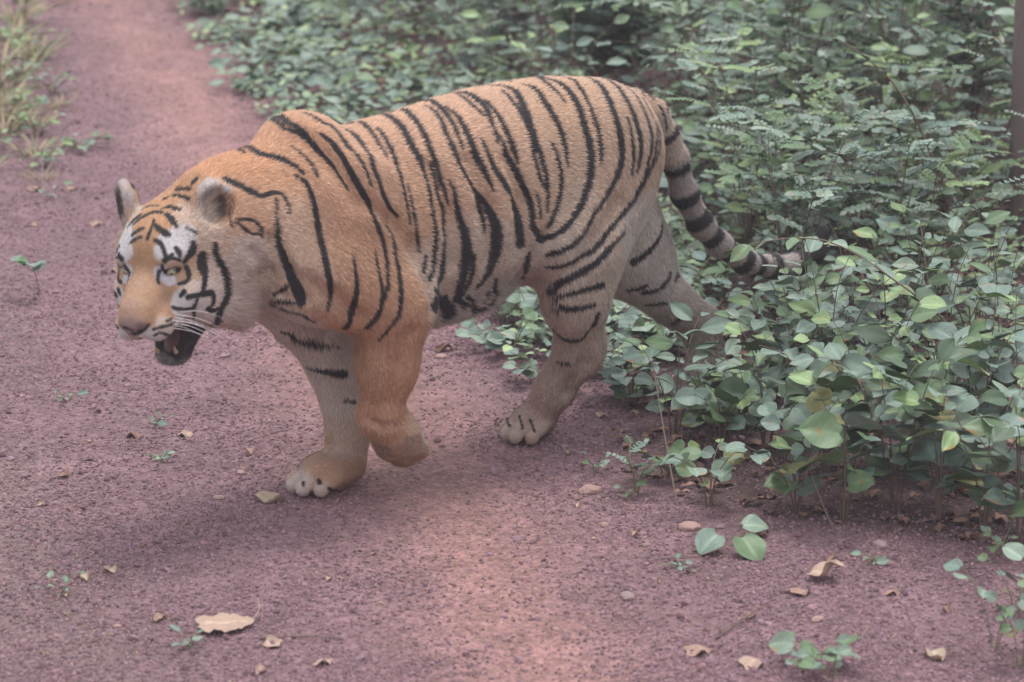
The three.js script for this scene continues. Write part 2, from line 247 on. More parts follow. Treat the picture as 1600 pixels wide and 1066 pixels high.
// coat markings on the tiger's own skin, in millimetres: stripes as x y z half-width(0.1 mm), coat colours as x y z radius r g b (thousandths)
const STRIPES = `258 946 31 77 265 939 -33 76 239 930 -55 70 212 918 -78 53 196 903 -105 29 192 891 -124 12
281 940 29 35 292 940 -21 29
387 899 -72 58 367 885 -93 58 342 868 -116 52 322 857 -127 41 283 860 -124 35 262 851 -128 35 256 832 -142 23 260 811 -153 9
146 987 68 54 170 985 -13 47 148 972 -43 35 135 957 -64 29
138 999 44 65 153 994 -10 71 141 980 -43 59 130 956 -72 71 123 931 -106 59 113 900 -140 41 111 869 -174 23 106 853 -187 9
179 946 -59 15 167 931 -85 23 165 912 -117 23 170 889 -152 9
89 1007 5 36 79 993 -49 59 58 979 -69 71 62 949 -123 65 60 928 -162 47 57 900 -191 29 52 861 -210 12
108 974 -86 24 96 953 -118 41 90 917 -159 47 85 870 -198 59 61 820 -208 59 52 773 -225 59 34 729 -229 53 29 681 -239 47 42 639 -257 41 46 605 -266 15
-15 964 -3 24 -21 948 -44 66 -7 929 -100 71 27 906 -182 65 25 873 -202 59 17 832 -214 47 -6 792 -214 29 -30 770 -211 9
-67 958 55 36 -95 955 31 54 -78 953 -30 54 -65 936 -79 36 -60 917 -109 30 -55 896 -139 12
-96 952 -46 24 -87 929 -95 42 -77 890 -140 54 -64 845 -184 47 -63 794 -204 36 -69 745 -210 12
-84 835 -181 12 -83 795 -198 30 -90 729 -207 36 -100 665 -204 15
-137 966 61 37 -187 959 60 67 -171 962 -8 91 -154 945 -78 84 -144 908 -128 84 -153 863 -155 72 -152 818 -178 48 -147 767 -199 42 -151 719 -208 48 -148 671 -210 54 -136 625 -216 54 -111 598 -231 30
-211 967 66 31 -248 963 49 74 -214 961 -42 67 -200 938 -97 66 -190 898 -143 60 -193 858 -162 48 -198 811 -179 36 -207 768 -187 12
-178 871 -152 18 -182 830 -166 36 -180 784 -182 42 -193 745 -185 48 -182 689 -204 48 -175 635 -208 72 -165 587 -208 108 -112 538 -257 149
-297 969 70 31 -346 972 72 56 -319 976 -9 67 -302 963 -68 61 -291 940 -110 49 -281 893 -155 12
-297 973 8 18 -279 962 -63 43 -258 928 -121 48 -255 880 -163 66 -268 832 -184 84 -290 787 -190 79 -309 734 -191 61 -315 679 -202 24
-323 973 -38 18 -321 954 -92 49 -313 917 -140 73 -314 872 -167 85 -326 831 -190 61 -339 786 -208 15
-417 982 66 31 -430 988 19 62 -419 981 -52 80 -409 960 -102 73 -398 935 -133 49 -389 892 -167 15
-413 986 28 25 -390 977 -58 37 -391 954 -108 31
-433 981 -59 18 -431 960 -104 55 -429 921 -148 67 -432 881 -174 55 -438 839 -188 15
-221 807 -194 18 -230 742 -201 54 -241 682 -216 108 -246 631 -214 145 -242 566 -199 121 -253 506 -162 110
-296 786 -188 36 -323 751 -193 55 -339 702 -212 121 -344 652 -215 146 -335 595 -206 122 -310 531 -179 55
-266 628 -218 42 -270 574 -204 67 -270 517 -170 43
-116 652 -212 30 -99 620 -223 36
209 888 -112 15 198 874 -140 35 201 841 -172 47 207 787 -198 58 214 733 -224 64 218 679 -250 52 199 619 -235 47 211 576 -235 15
139 707 -246 15 141 656 -261 35 142 609 -261 58 133 552 -229 76
63 705 -237 12 66 655 -255 29 64 608 -266 35 67 566 -264 47 75 533 -249 59
5 750 -207 15 -7 709 -225 35 0 648 -247 47 8 599 -268 41 11 557 -273 29
396 811 -131 17 364 808 -144 20 346 789 -153 23 344 765 -155 14
398 803 -133 12 371 778 -148 17 351 775 -154 12
283 847 -132 15 297 805 -153 23 295 745 -155 58 288 716 -164 93 276 681 -176 116 271 647 -191 128 262 617 -198 134 263 600 -202 87
303 616 -147 23 290 635 -174 29 283 644 -179 17
302 598 -116 20 289 599 -161 29 271 599 -194 23
-213 828 -184 9 -219 804 -194 15
45 621 -263 26 59 591 -267 26 71 551 -259 58 83 509 -225 65
-5 667 -237 39 7 601 -267 45 16 544 -272 32 33 502 -251 23 39 470 -221 10
294 587 -111 26 278 574 -158 39 256 567 -194 38 215 539 -192 13
120 441 74 20 84 429 51 80 35 412 38 80 -28 384 34 40
24 323 101 17 0 318 55 61 -40 309 29 108
-49 235 37 17 -78 225 30 27
141 650 -262 45 139 588 -251 58 128 507 -193 71
-514 991 37 29 -541 994 -2 58 -544 988 -51 86 -526 964 -103 97 -512 927 -145 97 -508 896 -167 85 -512 853 -189 62 -517 802 -204 57 -519 757 -211 51 -515 705 -215 28
-514 990 -38 23 -503 967 -99 46 -501 928 -144 57 -499 887 -173 62 -490 845 -193 51 -496 794 -207 40 -512 763 -211 23
-595 994 -18 17 -607 987 -57 63 -597 961 -108 80 -600 926 -144 92 -602 888 -168 80 -601 845 -186 51 -600 806 -197 11
-692 989 40 23 -665 989 -43 46 -662 973 -87 40 -661 954 -114 12
-689 991 29 29 -703 991 -27 70 -701 968 -91 93 -696 934 -131 98 -689 893 -160 98 -688 844 -183 98 -679 795 -198 92 -660 746 -207 81 -632 704 -213 75 -590 664 -217 63 -548 641 -214 57 -515 632 -199 63
-764 989 30 35 -765 985 -26 53 -743 968 -86 47 -736 939 -125 29 -732 922 -142 12
-752 976 -68 23 -737 944 -120 35 -728 904 -156 46 -724 867 -178 46 -717 824 -195 40 -708 797 -203 12
-864 969 36 36 -831 970 -58 70 -808 946 -118 82 -790 904 -169 75 -782 857 -200 75 -772 808 -216 69 -745 760 -225 58 -704 713 -227 46 -663 679 -231 40 -628 638 -235 46 -582 603 -227 52 -530 586 -199 63
-908 964 13 30 -885 958 -69 65 -862 930 -137 59 -846 887 -189 58 -838 845 -216 58 -830 807 -227 46 -813 769 -232 17
-826 900 -177 17 -814 848 -212 32 -807 804 -225 29 -794 765 -231 12
-932 962 -13 18 -934 943 -68 38 -914 917 -133 41 -894 880 -185 41 -882 844 -212 41 -860 797 -227 35 -840 753 -232 29 -805 717 -237 15
-987 927 -28 18 -949 904 -121 35 -937 866 -169 38 -899 830 -212 41 -873 783 -226 41 -835 736 -234 47 -796 695 -239 46 -758 665 -237 41 -717 637 -240 40 -667 590 -235 52 -615 567 -224 63 -546 547 -181 57
-979 870 -124 18 -934 839 -189 24 -900 801 -218 26 -868 766 -228 23 -830 725 -235 15
-940 961 -17 24 -1015 930 2 48 -1018 911 -34 24
-1030 925 -12 30 -1062 895 -22 42
-1066 916 -9 30 -1107 884 -10 48 -1100 862 -39 30
-1070 877 -36 12 -1087 843 -45 21 -1101 809 -37 15
-559 873 -178 17 -569 833 -192 51 -571 782 -203 57 -558 727 -210 57 -533 679 -213 68 -518 663 -212 51
-479 757 -213 23 -486 728 -216 34 -488 693 -217 23
-345 905 -155 34 -352 847 -190 56 -374 801 -207 90 -412 736 -197 124 -426 676 -202 125 -433 629 -202 102
-396 920 -147 17 -412 864 -170 51 -433 812 -189 68 -452 765 -202 68 -463 719 -211 62 -462 673 -216 62
-466 667 -216 68 -507 630 -195 86 -518 633 -200 69
-585 478 -151 101 -594 507 -198 89 -628 528 -223 77 -657 556 -251 65 -699 590 -258 53 -759 618 -245 24
-591 453 -157 24 -609 468 -200 42 -639 481 -229 53 -682 488 -243 101
-594 434 -154 30 -607 426 -185 65 -626 427 -207 65 -670 436 -230 36
-626 349 -118 48 -644 327 -135 72 -660 324 -161 72 -684 339 -179 60 -684 378 -215 66 -688 404 -224 54
-667 246 -86 18 -676 248 -126 27
-633 55 77 9 -606 50 36 12
-629 76 21 9 -616 52 -6 15
-640 71 -11 9 -634 46 -34 18
-1130 536 5 38 -1112 502 -6 63 -1072 471 -8 81 -1027 443 7 100
-1035 354 42 38 -1060 357 23 57 -1079 365 12 57
-1078 343 24 50 -1117 346 10 57 -1153 370 3 57 -1162 388 4 38
-1110 296 49 25 -1133 300 27 32 -1157 302 15 25
-1185 364 9 44 -1209 373 21 57
-1200 231 31 38 -1211 257 7 51
592 802 18 21 581 814 10 37 566 824 2 44 553 831 -7 46 541 833 -26 41
535 830 -41 39 534 819 -59 62 532 806 -75 28
609 784 -2 28 599 795 -13 41 590 802 -24 14
571 810 -41 30 567 801 -59 62 560 793 -72 71 555 788 -79 25
619 766 -5 12 613 775 -16 25 603 784 -33 11
586 779 -64 21 579 773 -74 41 577 761 -86 37 580 747 -96 23
551 762 -101 39 548 751 -108 48 547 744 -111 27
583 736 -98 50 573 743 -104 43 565 749 -105 18
507 765 -106 57 510 750 -109 85 525 738 -111 62 534 728 -110 50
485 737 -113 46 490 721 -113 92 490 705 -116 97
457 757 -120 51 455 738 -122 41 448 716 -122 51 438 698 -123 51
564 819 -31 11 579 804 -41 18 589 793 -45 23 597 781 -49 11
519 843 -23 30 511 840 -39 51 503 838 -51 28
548 827 44 30 540 832 44 30 536 838 29 14 529 843 2 12
488 861 1 28 482 861 -23 32 478 859 -53 39
473 871 6 42 467 875 -14 42 460 877 -35 30
506 852 15 35 499 855 10 39
448 889 -27 46 434 899 -27 28
512 801 -87 14 494 788 -100 21
520 877 131 12 512 863 117 23 502 848 104 42 501 847 90 35
394 829 -91 16 395 819 -99 28 412 798 -128 12
517 843 -24 12 533 839 -15 9
487 734 -112 95 488 711 -115 106 485 685 -120 69 493 661 -126 55 502 648 -129 34
450 724 -123 52 434 689 -124 64 424 657 -123 61 421 629 -121 67 430 606 -117 75 437 582 -108 75 432 549 -85 58
530 714 -109 34 526 694 -114 40 534 681 -117 32 552 675 -108 17
552 649 -117 40 545 657 -119 49
538 643 -126 49 520 646 -130 46 495 644 -129 52 471 642 -125 58 463 628 -123 52 465 610 -119 35
573 621 -113 29 548 614 -119 20 522 614 -126 23
514 639 -131 29 521 619 -127 32 519 602 -120 26 498 577 -90 14
478 603 -118 49 460 593 -112 52 448 597 -114 35
643 585 -131 16 620 588 -137 17 579 586 -125 14
640 569 -131 16 616 570 -135 19 495 528 -3 15
607 599 -134 14 587 600 -128 16
440 548 -81 35 427 557 -94 29
587 723 -92 20 569 703 -79 29 552 699 -90 26 543 711 -102 14
592 708 -86 29 597 695 -89 31 599 683 -94 14
581 741 -98 14 564 740 -109 17 546 732 -112 13
633 710 -2 43 632 696 -21 37
685 577 -106 20 672 578 -113 37 663 587 -124 37 655 597 -129 14
702 592 -93 9 697 591 -106 13 688 585 -112 14
664 560 -105 14 656 550 -99 14
61 49 6 30 65 44 -3 36
93 44 30 22 97 39 24 22
48 29 -20 28 -13 -4 23 28
-134 202 -156 33 -139 193 -168 47
-122 573 -245 60 -202 504 -159 106 -234 461 -131 122
-241 533 -181 76 -281 484 -146 92
-341 460 -127 46 -399 454 -101 62 -426 471 -98 62
-483 596 -179 40 -494 548 -157 53 -533 500 -94 38
-207 525 -174 61 -250 465 -134 92
-291 508 -164 46 -330 455 -126 71
-352 480 -138 46 -367 502 -153 40
-364 545 -186 46 -393 500 -146 62 -418 459 -97 56`;
const COAT = `-73 918 -108 95 567 348 224
-277 938 -111 97 568 358 236
-476 946 -126 98 568 369 247
-680 921 -142 100 536 351 230
-821 891 -185 84 505 352 245
-111 812 -186 95 535 331 209
-316 814 -188 97 525 341 229
-516 803 -204 98 505 352 245
-175 608 -206 72 474 362 281
-297 655 -211 81 474 362 281
-411 601 -202 57 464 361 290
-279 496 -155 49 438 384 338
-392 500 -147 49 438 384 338
210 908 -90 78 565 326 194
166 811 -210 77 556 326 204
127 670 -257 78 545 320 198
252 785 -169 62 559 395 283
254 668 -218 62 538 374 272
196 631 -243 47 536 341 229
285 922 -63 62 565 294 157
340 840 -135 54 535 320 198
377 721 -142 39 600 500 430
310 678 -140 39 431 329 247
263 554 -124 47 606 514 433
26 410 37 57 607 525 455
-15 279 54 41 597 514 442
-51 242 35 33 597 514 442
-39 124 36 33 538 406 314
-22 223 128 15 427 243 142
-25 118 72 15 448 255 147
41 63 0 33 504 320 218
-39 55 -3 25 482 298 196
93 42 26 23 563 471 420
65 30 -17 16 541 439 377
-68 -9 22 13 315 287 278
38 560 -268 63 534 315 192
22 415 -219 56 534 315 192
11 327 -204 56 524 299 176
-8 211 -190 32 492 298 190
-76 155 -195 23 321 203 148
-25 148 -155 13 301 188 137
-59 129 -177 23 364 221 144
-144 183 -171 13 541 437 368
-85 219 -185 19 558 374 262
-699 808 -197 83 506 363 259
-804 781 -229 67 496 362 266
-867 855 -210 50 484 363 271
-620 704 -211 58 518 406 314
-570 578 -218 50 540 448 367
-623 501 -222 50 540 448 367
-639 371 -193 42 464 372 301
-685 222 -117 43 431 335 267
-649 81 -16 34 474 351 284
-608 55 16 17 497 394 333
-828 658 -230 42 554 490 435
-1009 479 0 44 554 490 435
-1099 372 5 44 469 405 360
-1256 195 13 45 375 320 279
-1192 49 -32 45 311 256 220
-1122 790 -39 26 476 394 322
-1198 618 -39 35 330 285 260
-1284 476 -29 36 330 285 260
-1585 333 16 37 330 285 260
532 840 -11 28 492 278 147
468 872 -26 28 492 278 150
500 835 -57 18 593 439 337
611 743 -54 18 414 245 132
639 688 -66 21 444 277 173
683 634 -109 18 425 269 184
694 603 -114 14 307 216 189
672 594 -127 9 205 146 132
702 592 -92 9 267 194 176
618 647 -112 21 454 276 165
646 623 -125 15 454 268 150
618 592 -136 12 593 472 380
642 567 -129 11 651 606 569
604 570 -133 9 629 574 529
547 775 -93 14 612 584 594
524 791 -90 12 588 542 515
587 753 -83 9 590 563 563
622 760 15 11 592 573 583
590 798 35 9 580 552 534
572 687 -95 6 614 605 623
593 703 -87 8 550 541 560
533 694 -111 8 463 307 194
513 715 -111 8 473 317 205
512 696 -116 8 483 337 225
521 664 -126 9 671 548 466
464 692 -119 14 648 504 412
465 654 -124 14 671 548 466
431 663 -123 15 600 500 430
400 609 -117 19 600 500 430
364 635 -121 19 600 500 430
553 630 -118 11 632 595 577
520 620 -128 9 597 543 497
535 591 -108 11 609 564 555
482 586 -107 12 672 617 580
451 584 -108 12 651 569 508
429 572 -104 12 607 525 455
440 888 -80 18 482 436 414
402 840 -78 11 50 45 45
413 818 -78 9 60 50 50
398 873 -92 8 527 499 490
449 859 -73 14 457 384 339
447 822 -74 15 497 394 323
546 855 89 19 443 420 415
537 825 77 12 498 415 355
458 785 -114 18 538 406 314
432 752 -129 18 560 406 304
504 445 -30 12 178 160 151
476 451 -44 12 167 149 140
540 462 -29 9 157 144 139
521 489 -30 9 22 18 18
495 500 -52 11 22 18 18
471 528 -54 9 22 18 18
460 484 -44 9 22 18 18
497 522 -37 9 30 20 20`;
const grad = (list, x, y, z, e = .0015) => { const g = [field(list, x + e, y, z) - field(list, x - e, y, z), field(list, x, y + e, z) - field(list, x, y - e, z), field(list, x, y, z + e) - field(list, x, y, z - e)]; const l = Math.hypot(...g) || 1; return g.map((v) => v / l); };
function onSkin(p) { let [x, y, z] = p; for (let i = 0; i < 5; i++) { const l = near(x, y, z, .12), d = field(l, x, y, z); if (Math.abs(d) < .0006 || d > .5) break; const g = grad(l, x, y, z); x -= g[0] * d * .8; y -= g[1] * d * .8; z -= g[2] * d * .8; } return [x, y, z]; }
// stripes: resampled along the skin into small dark discs, kept in a hash
const cellOf = (x, y, z) => ((Math.floor(x / .03) + 512) * 1024 + Math.floor(y / .03) + 512) * 1024 + Math.floor(z / .03) + 512;
const inked = new Map();
function ink(p, r) { const k = cellOf(...p); if (!inked.has(k)) inked.set(k, []); inked.get(k).push([p[0], p[1], p[2], r]); }
function inkLine(pts) {
  for (let i = 0; i < pts.length - 1; i++) {
    const a = pts[Math.max(i - 1, 0)], b = pts[i], c = pts[i + 1], d = pts[Math.min(i + 2, pts.length - 1)], n = Math.max(2, Math.ceil(Math.hypot(c[0] - b[0], c[1] - b[1], c[2] - b[2]) / .0028));
    for (let k = 0; k <= n; k++) { const t = k / n, q = [0, 1, 2].map((m) => 0.5 * (2 * b[m] + (c[m] - a[m]) * t + (2 * a[m] - 5 * b[m] + 4 * c[m] - d[m]) * t * t + (3 * b[m] - a[m] - 3 * c[m] + d[m]) * t * t * t)); ink(onSkin(q), lerp(b[3], c[3], t) * (b[0] > .4 ? 1.08 : .98) + (b[0] > .4 ? .0019 : .0024)); }
  }
}
for (const line of STRIPES.split('\n')) {
  const v = line.split(' ').map(Number), pts = [];
  for (let i = 0; i < v.length; i += 4) pts.push([v[i] / 1000, v[i + 1] / 1000, v[i + 2] / 1000, v[i + 3] / 10000]);
  inkLine(pts);
  const hz = pts.map((p) => toHead(p[0], p[1], p[2]));
  if (pts[0][0] > .40) { if (hz.every((h) => h[2] < -.035)) inkLine(hz.map((h, i) => [...fromHead([h[0], h[1], -h[2]]), pts[i][3]])); }
  else if (pts.every((p) => p[1] > .50)) { const q = pts.filter((p) => p[2] < -.015); if (q.length > 1) inkLine(q.map((p) => [p[0] + .02 * Math.sin(p[1] * 9 + p[0] * 14) * sstep(.02, .1, -p[2]), p[1], -p[2], p[3]])); }
}
const coat = COAT.split('\n').map((l) => { const v = l.split(' ').map((q) => q / 1000); return v; });
for (const c of [...coat]) { const h = toHead(c[0], c[1], c[2]); if (c[0] > .40) { if (h[2] < -.03) coat.push([...fromHead([h[0], h[1], -h[2]]), ...c.slice(3)]); } else if (c[1] > .5 && c[2] < -.04) coat.push([c[0], c[1], -c[2], ...c.slice(3)]); }
// tail rings: arc length along the tail
const tailArc = [0]; for (let i = 1; i < TAIL.length; i++) tailArc.push(tailArc[i - 1] + Math.hypot(TAIL[i][0] - TAIL[i - 1][0], TAIL[i][1] - TAIL[i - 1][1], TAIL[i][2] - TAIL[i - 1][2]));
function alongTail(x, y, z) { let best = 9, s = 0; for (let i = 0; i < TAIL.length - 1; i++) { const a = TAIL[i], b = TAIL[i + 1], dx = b[0] - a[0], dy = b[1] - a[1], dz = b[2] - a[2], l2 = dx * dx + dy * dy + dz * dz, t = clamp(((x - a[0]) * dx + (y - a[1]) * dy + (z - a[2]) * dz) / l2), d = Math.hypot(x - a[0] - dx * t, y - a[1] - dy * t, z - a[2] - dz * t); if (d < best) { best = d; s = tailArc[i] + t * (tailArc[i + 1] - tailArc[i]); } } return [best, s]; }
const RINGS = [[.145, .165], [.255, .282], [.345, .378], [.425, .465], [.505, .545], [.60, .64], [.685, .725], [.765, .80], [.84, .885], [.955, 1.2]];
const earHole = [-1, 1].map((s) => fromHead([-.13, .10, .125 * s]));
function darkness(x, y, z) {   // 1 on a stripe, 0 between
  const j =   .0016 * noise(x * 60, y * 60, z * 60) + .0006 * noise(x * 260, y * 260, z * 260);
  let dk = -1, ci = Math.floor(x / .03), cj = Math.floor(y / .03), ck = Math.floor(z / .03);
  for (let i = -1; i < 2; i++) for (let m = -1; m < 2; m++) for (let n = -1; n < 2; n++) { const l = inked.get(((ci + i + 512) * 1024 + cj + m + 512) * 1024 + ck + n + 512); if (l) for (const q of l) { const d = q[3] - Math.sqrt((x - q[0]) ** 2 + (y - q[1]) ** 2 + (z - q[2]) ** 2); if (d > dk) dk = d; } }
  let t = sstep(-.0025, .0015, dk + j);
  if (x < -1.03 && (y < .84)) { const [d, s] = alongTail(x, y, z); if (d < .06 && s > .1) for (const [a, e] of RINGS) t = Math.max(t, sstep(a - .004, a + .003, s + j) * (1 - sstep(e - .003, e + .004, s + j))); }
  return t;
}
function coatBase(x, y, z, out) {
  const f = x > .4 ? 1 : 2; x += .007 * f * noise(x * 40, y * 40, z * 40); y += .007 * f * noise(x * 40 + 9, y * 40, z * 40); z += .007 * f * noise(x * 40, y * 40 + 9, z * 40);
  let r = 0, g = 0, b = 0, w = 0;
  for (const c of coat) { const d2 = (x - c[0]) ** 2 + (y - c[1]) ** 2 + (z - c[2]) ** 2, q = d2 / (c[3] * c[3]); const k = (q < 9 ? Math.exp(-q * 1.3) : 0) + 1e-5 / (q + .02) / (q + 1); r += k * c[4]; g += k * c[5]; b += k * c[6]; w += k; }
  const v = (1 + .09 * fbm(x * 22, y * 22, z * 22, 3) + .06 * noise(x * 160, y * 60, z * 160) + (x > .4 ? .16 * noise(x * 130, y * 130, z * 130) : 0)) / w; out[0] = r * v; out[1] = g * v; out[2] = b * v * .98; return out;
}
const tiger = thing('tiger', 'orange tiger with black stripes walking out of the bushes, mouth open, one forepaw lifted', 'tiger', [TIGER.x, 0, TIGER.z], TIGER.turn);
{
  const g = skin(.0042), P = g.attributes.position, N = g.attributes.normal, n = P.count, col = new Float32Array(n * 3), base = new Float32Array(n * 3), c = [0, 0, 0], R = rng(11);
  for (let i = 0; i < n; i++) { coatBase(P.getX(i), P.getY(i), P.getZ(i), c); base.set(c, i * 3); const t = darkness(P.getX(i), P.getY(i), P.getZ(i)); for (let m = 0; m < 3; m++) col[i * 3 + m] = lerp(c[m] * .8, .016, t); }
  g.setAttribute('color', new THREE.BufferAttribute(col, 3));
  mesh('body', g, new THREE.MeshStandardMaterial({ vertexColors: true, roughness: 0.85 }), tiger);
  // short coat of single hairs, each a narrow blade lying with the lie of the fur
  const per = FUR, fp = [], fn = [], fc = [];
  for (let i = 0; i < n; i++) {
    const x = P.getX(i), y = P.getY(i), z = P.getZ(i), nx = N.getX(i), ny = N.getY(i), nz = N.getZ(i), list = near(x, y, z, .02);
    if (y < .012) continue;
    let f = [0, 0, 0], len = 0, w = 0, inner = false;
    for (const b of list) { const d = b.d(x, y, z); if (b.cut) { if (d < .003 && b.ear) inner = true; continue; } const k = Math.exp(-Math.max(d, -.01) / .012), l = Math.hypot(...b.flow); for (let m = 0; m < 3; m++) f[m] += b.flow[m] / l * k; len += (b.len ?? (b.head ? .5 : 1)) * k; w += k; }
    if (!w) continue; len /= w;
    const h = toHead(x, y, z); if (Math.hypot(h[0] - .155, h[1] + .07, h[2]) < .032 || Math.hypot(h[0] - .018, h[1] - .006, Math.abs(h[2]) - .062) < .021) continue;   // nose leather and eyes are bare
    if (h[0] > -.2 && Math.abs(h[2]) < .12) len *= lerp(.45, 1, sstep(.12, .0, h[0] + .05));
    if (x > -.6 && x < .1 && y < .50 && Math.abs(z) < .17 && y > .40) len *= 2.6;
    if (inner) len *= 2.2;
    const dn = f[0] * nx + f[1] * ny + f[2] * nz; f[0] -= dn * nx; f[1] -= dn * ny; f[2] -= dn * nz; const fl = Math.hypot(...f) || 1;
    for (let q = 0; q < per; q++) {
      const o = .0042, px = x + (R() - .5) * o, py = y + (R() - .5) * o, pz = z + (R() - .5) * o, lift = .30 + R() * .30;
      let dx = f[0] / fl + nx * lift + (R() - .5) * .36, dy = f[1] / fl + ny * lift + (R() - .5) * .36, dz = f[2] / fl + nz * lift + (R() - .5) * .36; const dl = Math.hypot(dx, dy, dz), L = .0105 * len * (.6 + .8 * R());
      dx *= L / dl; dy *= L / dl; dz *= L / dl;
      let sx = ny * dz - nz * dy, sy = nz * dx - nx * dz, sz = nx * dy - ny * dx; const sl = Math.hypot(sx, sy, sz) || 1, wd = .0009 + .0006 * R(); sx *= wd / sl; sy *= wd / sl; sz *= wd / sl;
      const rx = px - nx * .001, ry = py - ny * .001, rz = pz - nz * .001;
      fp.push(rx + sx, ry + sy, rz + sz, rx - sx, ry - sy, rz - sz, rx + dx, ry + dy, rz + dz);
      const ux = nx + (R() - .5) * .7, uy = ny + (R() - .5) * .7, uz = nz + (R() - .5) * .7, ul = Math.hypot(ux, uy, uz); for (let m = 0; m < 3; m++) fn.push(ux / ul, uy / ul, uz / ul);
      const t = darkness(px, py, pz), v = (.74 + .42 * R()) * (1 + .22 * noise(px * 70, py * 150, pz * 150) + .17 * noise(px * 230, py * 420, pz * 420)); for (let m = 0; m < 3; m++) fc.push(lerp(base[i * 3], .017, t) * v, lerp(base[i * 3 + 1], .015, t) * v, lerp(base[i * 3 + 2], .016, t) * v);
    }
  }
  const fg = new THREE.BufferGeometry(); fg.setAttribute('position', new THREE.Float32BufferAttribute(fp, 3)); fg.setAttribute('normal', new THREE.Float32BufferAttribute(fn, 3)); fg.setAttribute('color', new THREE.Float32BufferAttribute(fc, 3));
  if (fp.length) mesh('fur', fg, new THREE.MeshStandardMaterial({ vertexColors: true, roughness: 0.75 }), tiger).userData.kind = 'stuff';
  // eyes
  const gaze = [.93, -.34, 0];
  for (const s of [-1, 1]) {
    const e = new THREE.SphereGeometry(.0150, 48, 32), ep = e.attributes.position, ec = [], ax = new THREE.Vector3(...headDir([gaze[0], gaze[1], .38 * s])).normalize(), v = new THREE.Vector3();
    for (let i = 0; i < ep.count; i++) { v.fromBufferAttribute(ep, i).normalize(); const a = Math.acos(clamp(v.dot(ax), -1, 1)) * 57.3; if (a < 15) ec.push(.006, .006, .006); else if (a < 44) ec.push(.36, .35, .20); else if (a < 50) ec.push(.05, .04, .02); else ec.push(.05, .04, .035); }
    e.setAttribute('color', new THREE.Float32BufferAttribute(ec, 3));
    const m = mesh('eye', e, new THREE.MeshPhysicalMaterial({ vertexColors: true, roughness: .25, clearcoat: 1, clearcoatRoughness: .05 }), tiger); m.position.set(...fromHead([.010, .004, .0575 * s]));
  }
  // tongue, lower canines, whiskers
  const tg = new THREE.SphereGeometry(1, 20, 14); tg.scale(.048, .010, .024); const tongue = mesh('tongue', tg, new THREE.MeshPhysicalMaterial({ color: new THREE.Color(.10, .045, .045), roughness: .5 }), tiger);
  const bas = new THREE.Matrix4().makeBasis(new THREE.Vector3(...headDir([.82, -.57, 0])), new THREE.Vector3(...headDir([.57, .82, 0])), new THREE.Vector3(...headDir([0, 0, 1]))); tongue.quaternion.setFromRotationMatrix(bas); tongue.position.set(...fromHead([-.018, -.198, 0]));
  const ivory = new THREE.MeshPhysicalMaterial({ color: new THREE.Color(.34, .25, .15), roughness: .35 });
  for (const s of [-1, 1]) for (const [a, b, r] of [[[.026, -.215, .024 * s], [.030, -.196, .026 * s], .006], [[.075, -.118, .030 * s], [.069, -.142, .030 * s], .005]]) {
    const A = new THREE.Vector3(...fromHead(a)), B = new THREE.Vector3(...fromHead(b)), M = A.clone().lerp(B, .5).add(new THREE.Vector3(...headDir([.004, 0, 0]))), cv = new THREE.QuadraticBezierCurve3(A, M, B), t = new THREE.TubeGeometry(cv, 8, 1, 8), tp = t.attributes.position, v = new THREE.Vector3();
    for (let i = 0; i <= 8; i++) { const c0 = cv.getPoint(i / 8), rr = r * Math.pow(1 - i / 8.4, .7); for (let k = 0; k <= 8; k++) { const q = i * 9 + k; v.fromBufferAttribute(tp, q).sub(c0).setLength(rr).add(c0); tp.setXYZ(q, v.x, v.y, v.z); } }
    t.computeVertexNormals(); mesh('tooth', t, ivory, tiger);
  }
  const wm = new THREE.MeshStandardMaterial({ color: new THREE.Color(.85, .82, .80), roughness: .4 }), Rw = rng(5);
  for (const s of [-1, 1]) for (let i = 0; i < 13; i++) {
    const row = i % 3, a = onSkin(fromHead([.085 - .012 * (i / 3 | 0), -.088 - .013 * row, .075 * s])), L = .09 + .06 * Rw(), d = headDir([-.55 - .25 * Rw(), -.62 + .5 * Rw() - .1 * row, s * (.45 + .3 * Rw())]);
    const A = new THREE.Vector3(...a), B = A.clone().add(new THREE.Vector3(...d).multiplyScalar(L * .5)), C = A.clone().add(new THREE.Vector3(d[0], d[1] - .3, d[2]).multiplyScalar(L));
    const cv = new THREE.QuadraticBezierCurve3(A, B, C), t = new THREE.TubeGeometry(cv, 10, 1, 4), tp = t.attributes.position, v = new THREE.Vector3();
    for (let q = 0; q <= 10; q++) { const c0 = cv.getPoint(q / 10), rr = .0008 * (1 - q / 11); for (let k = 0; k <= 4; k++) { const u = q * 5 + k; v.fromBufferAttribute(tp, u).sub(c0).setLength(rr).add(c0); tp.setXYZ(u, v.x, v.y, v.z); } }
    mesh('whisker', t, wm, tiger);
  }
}
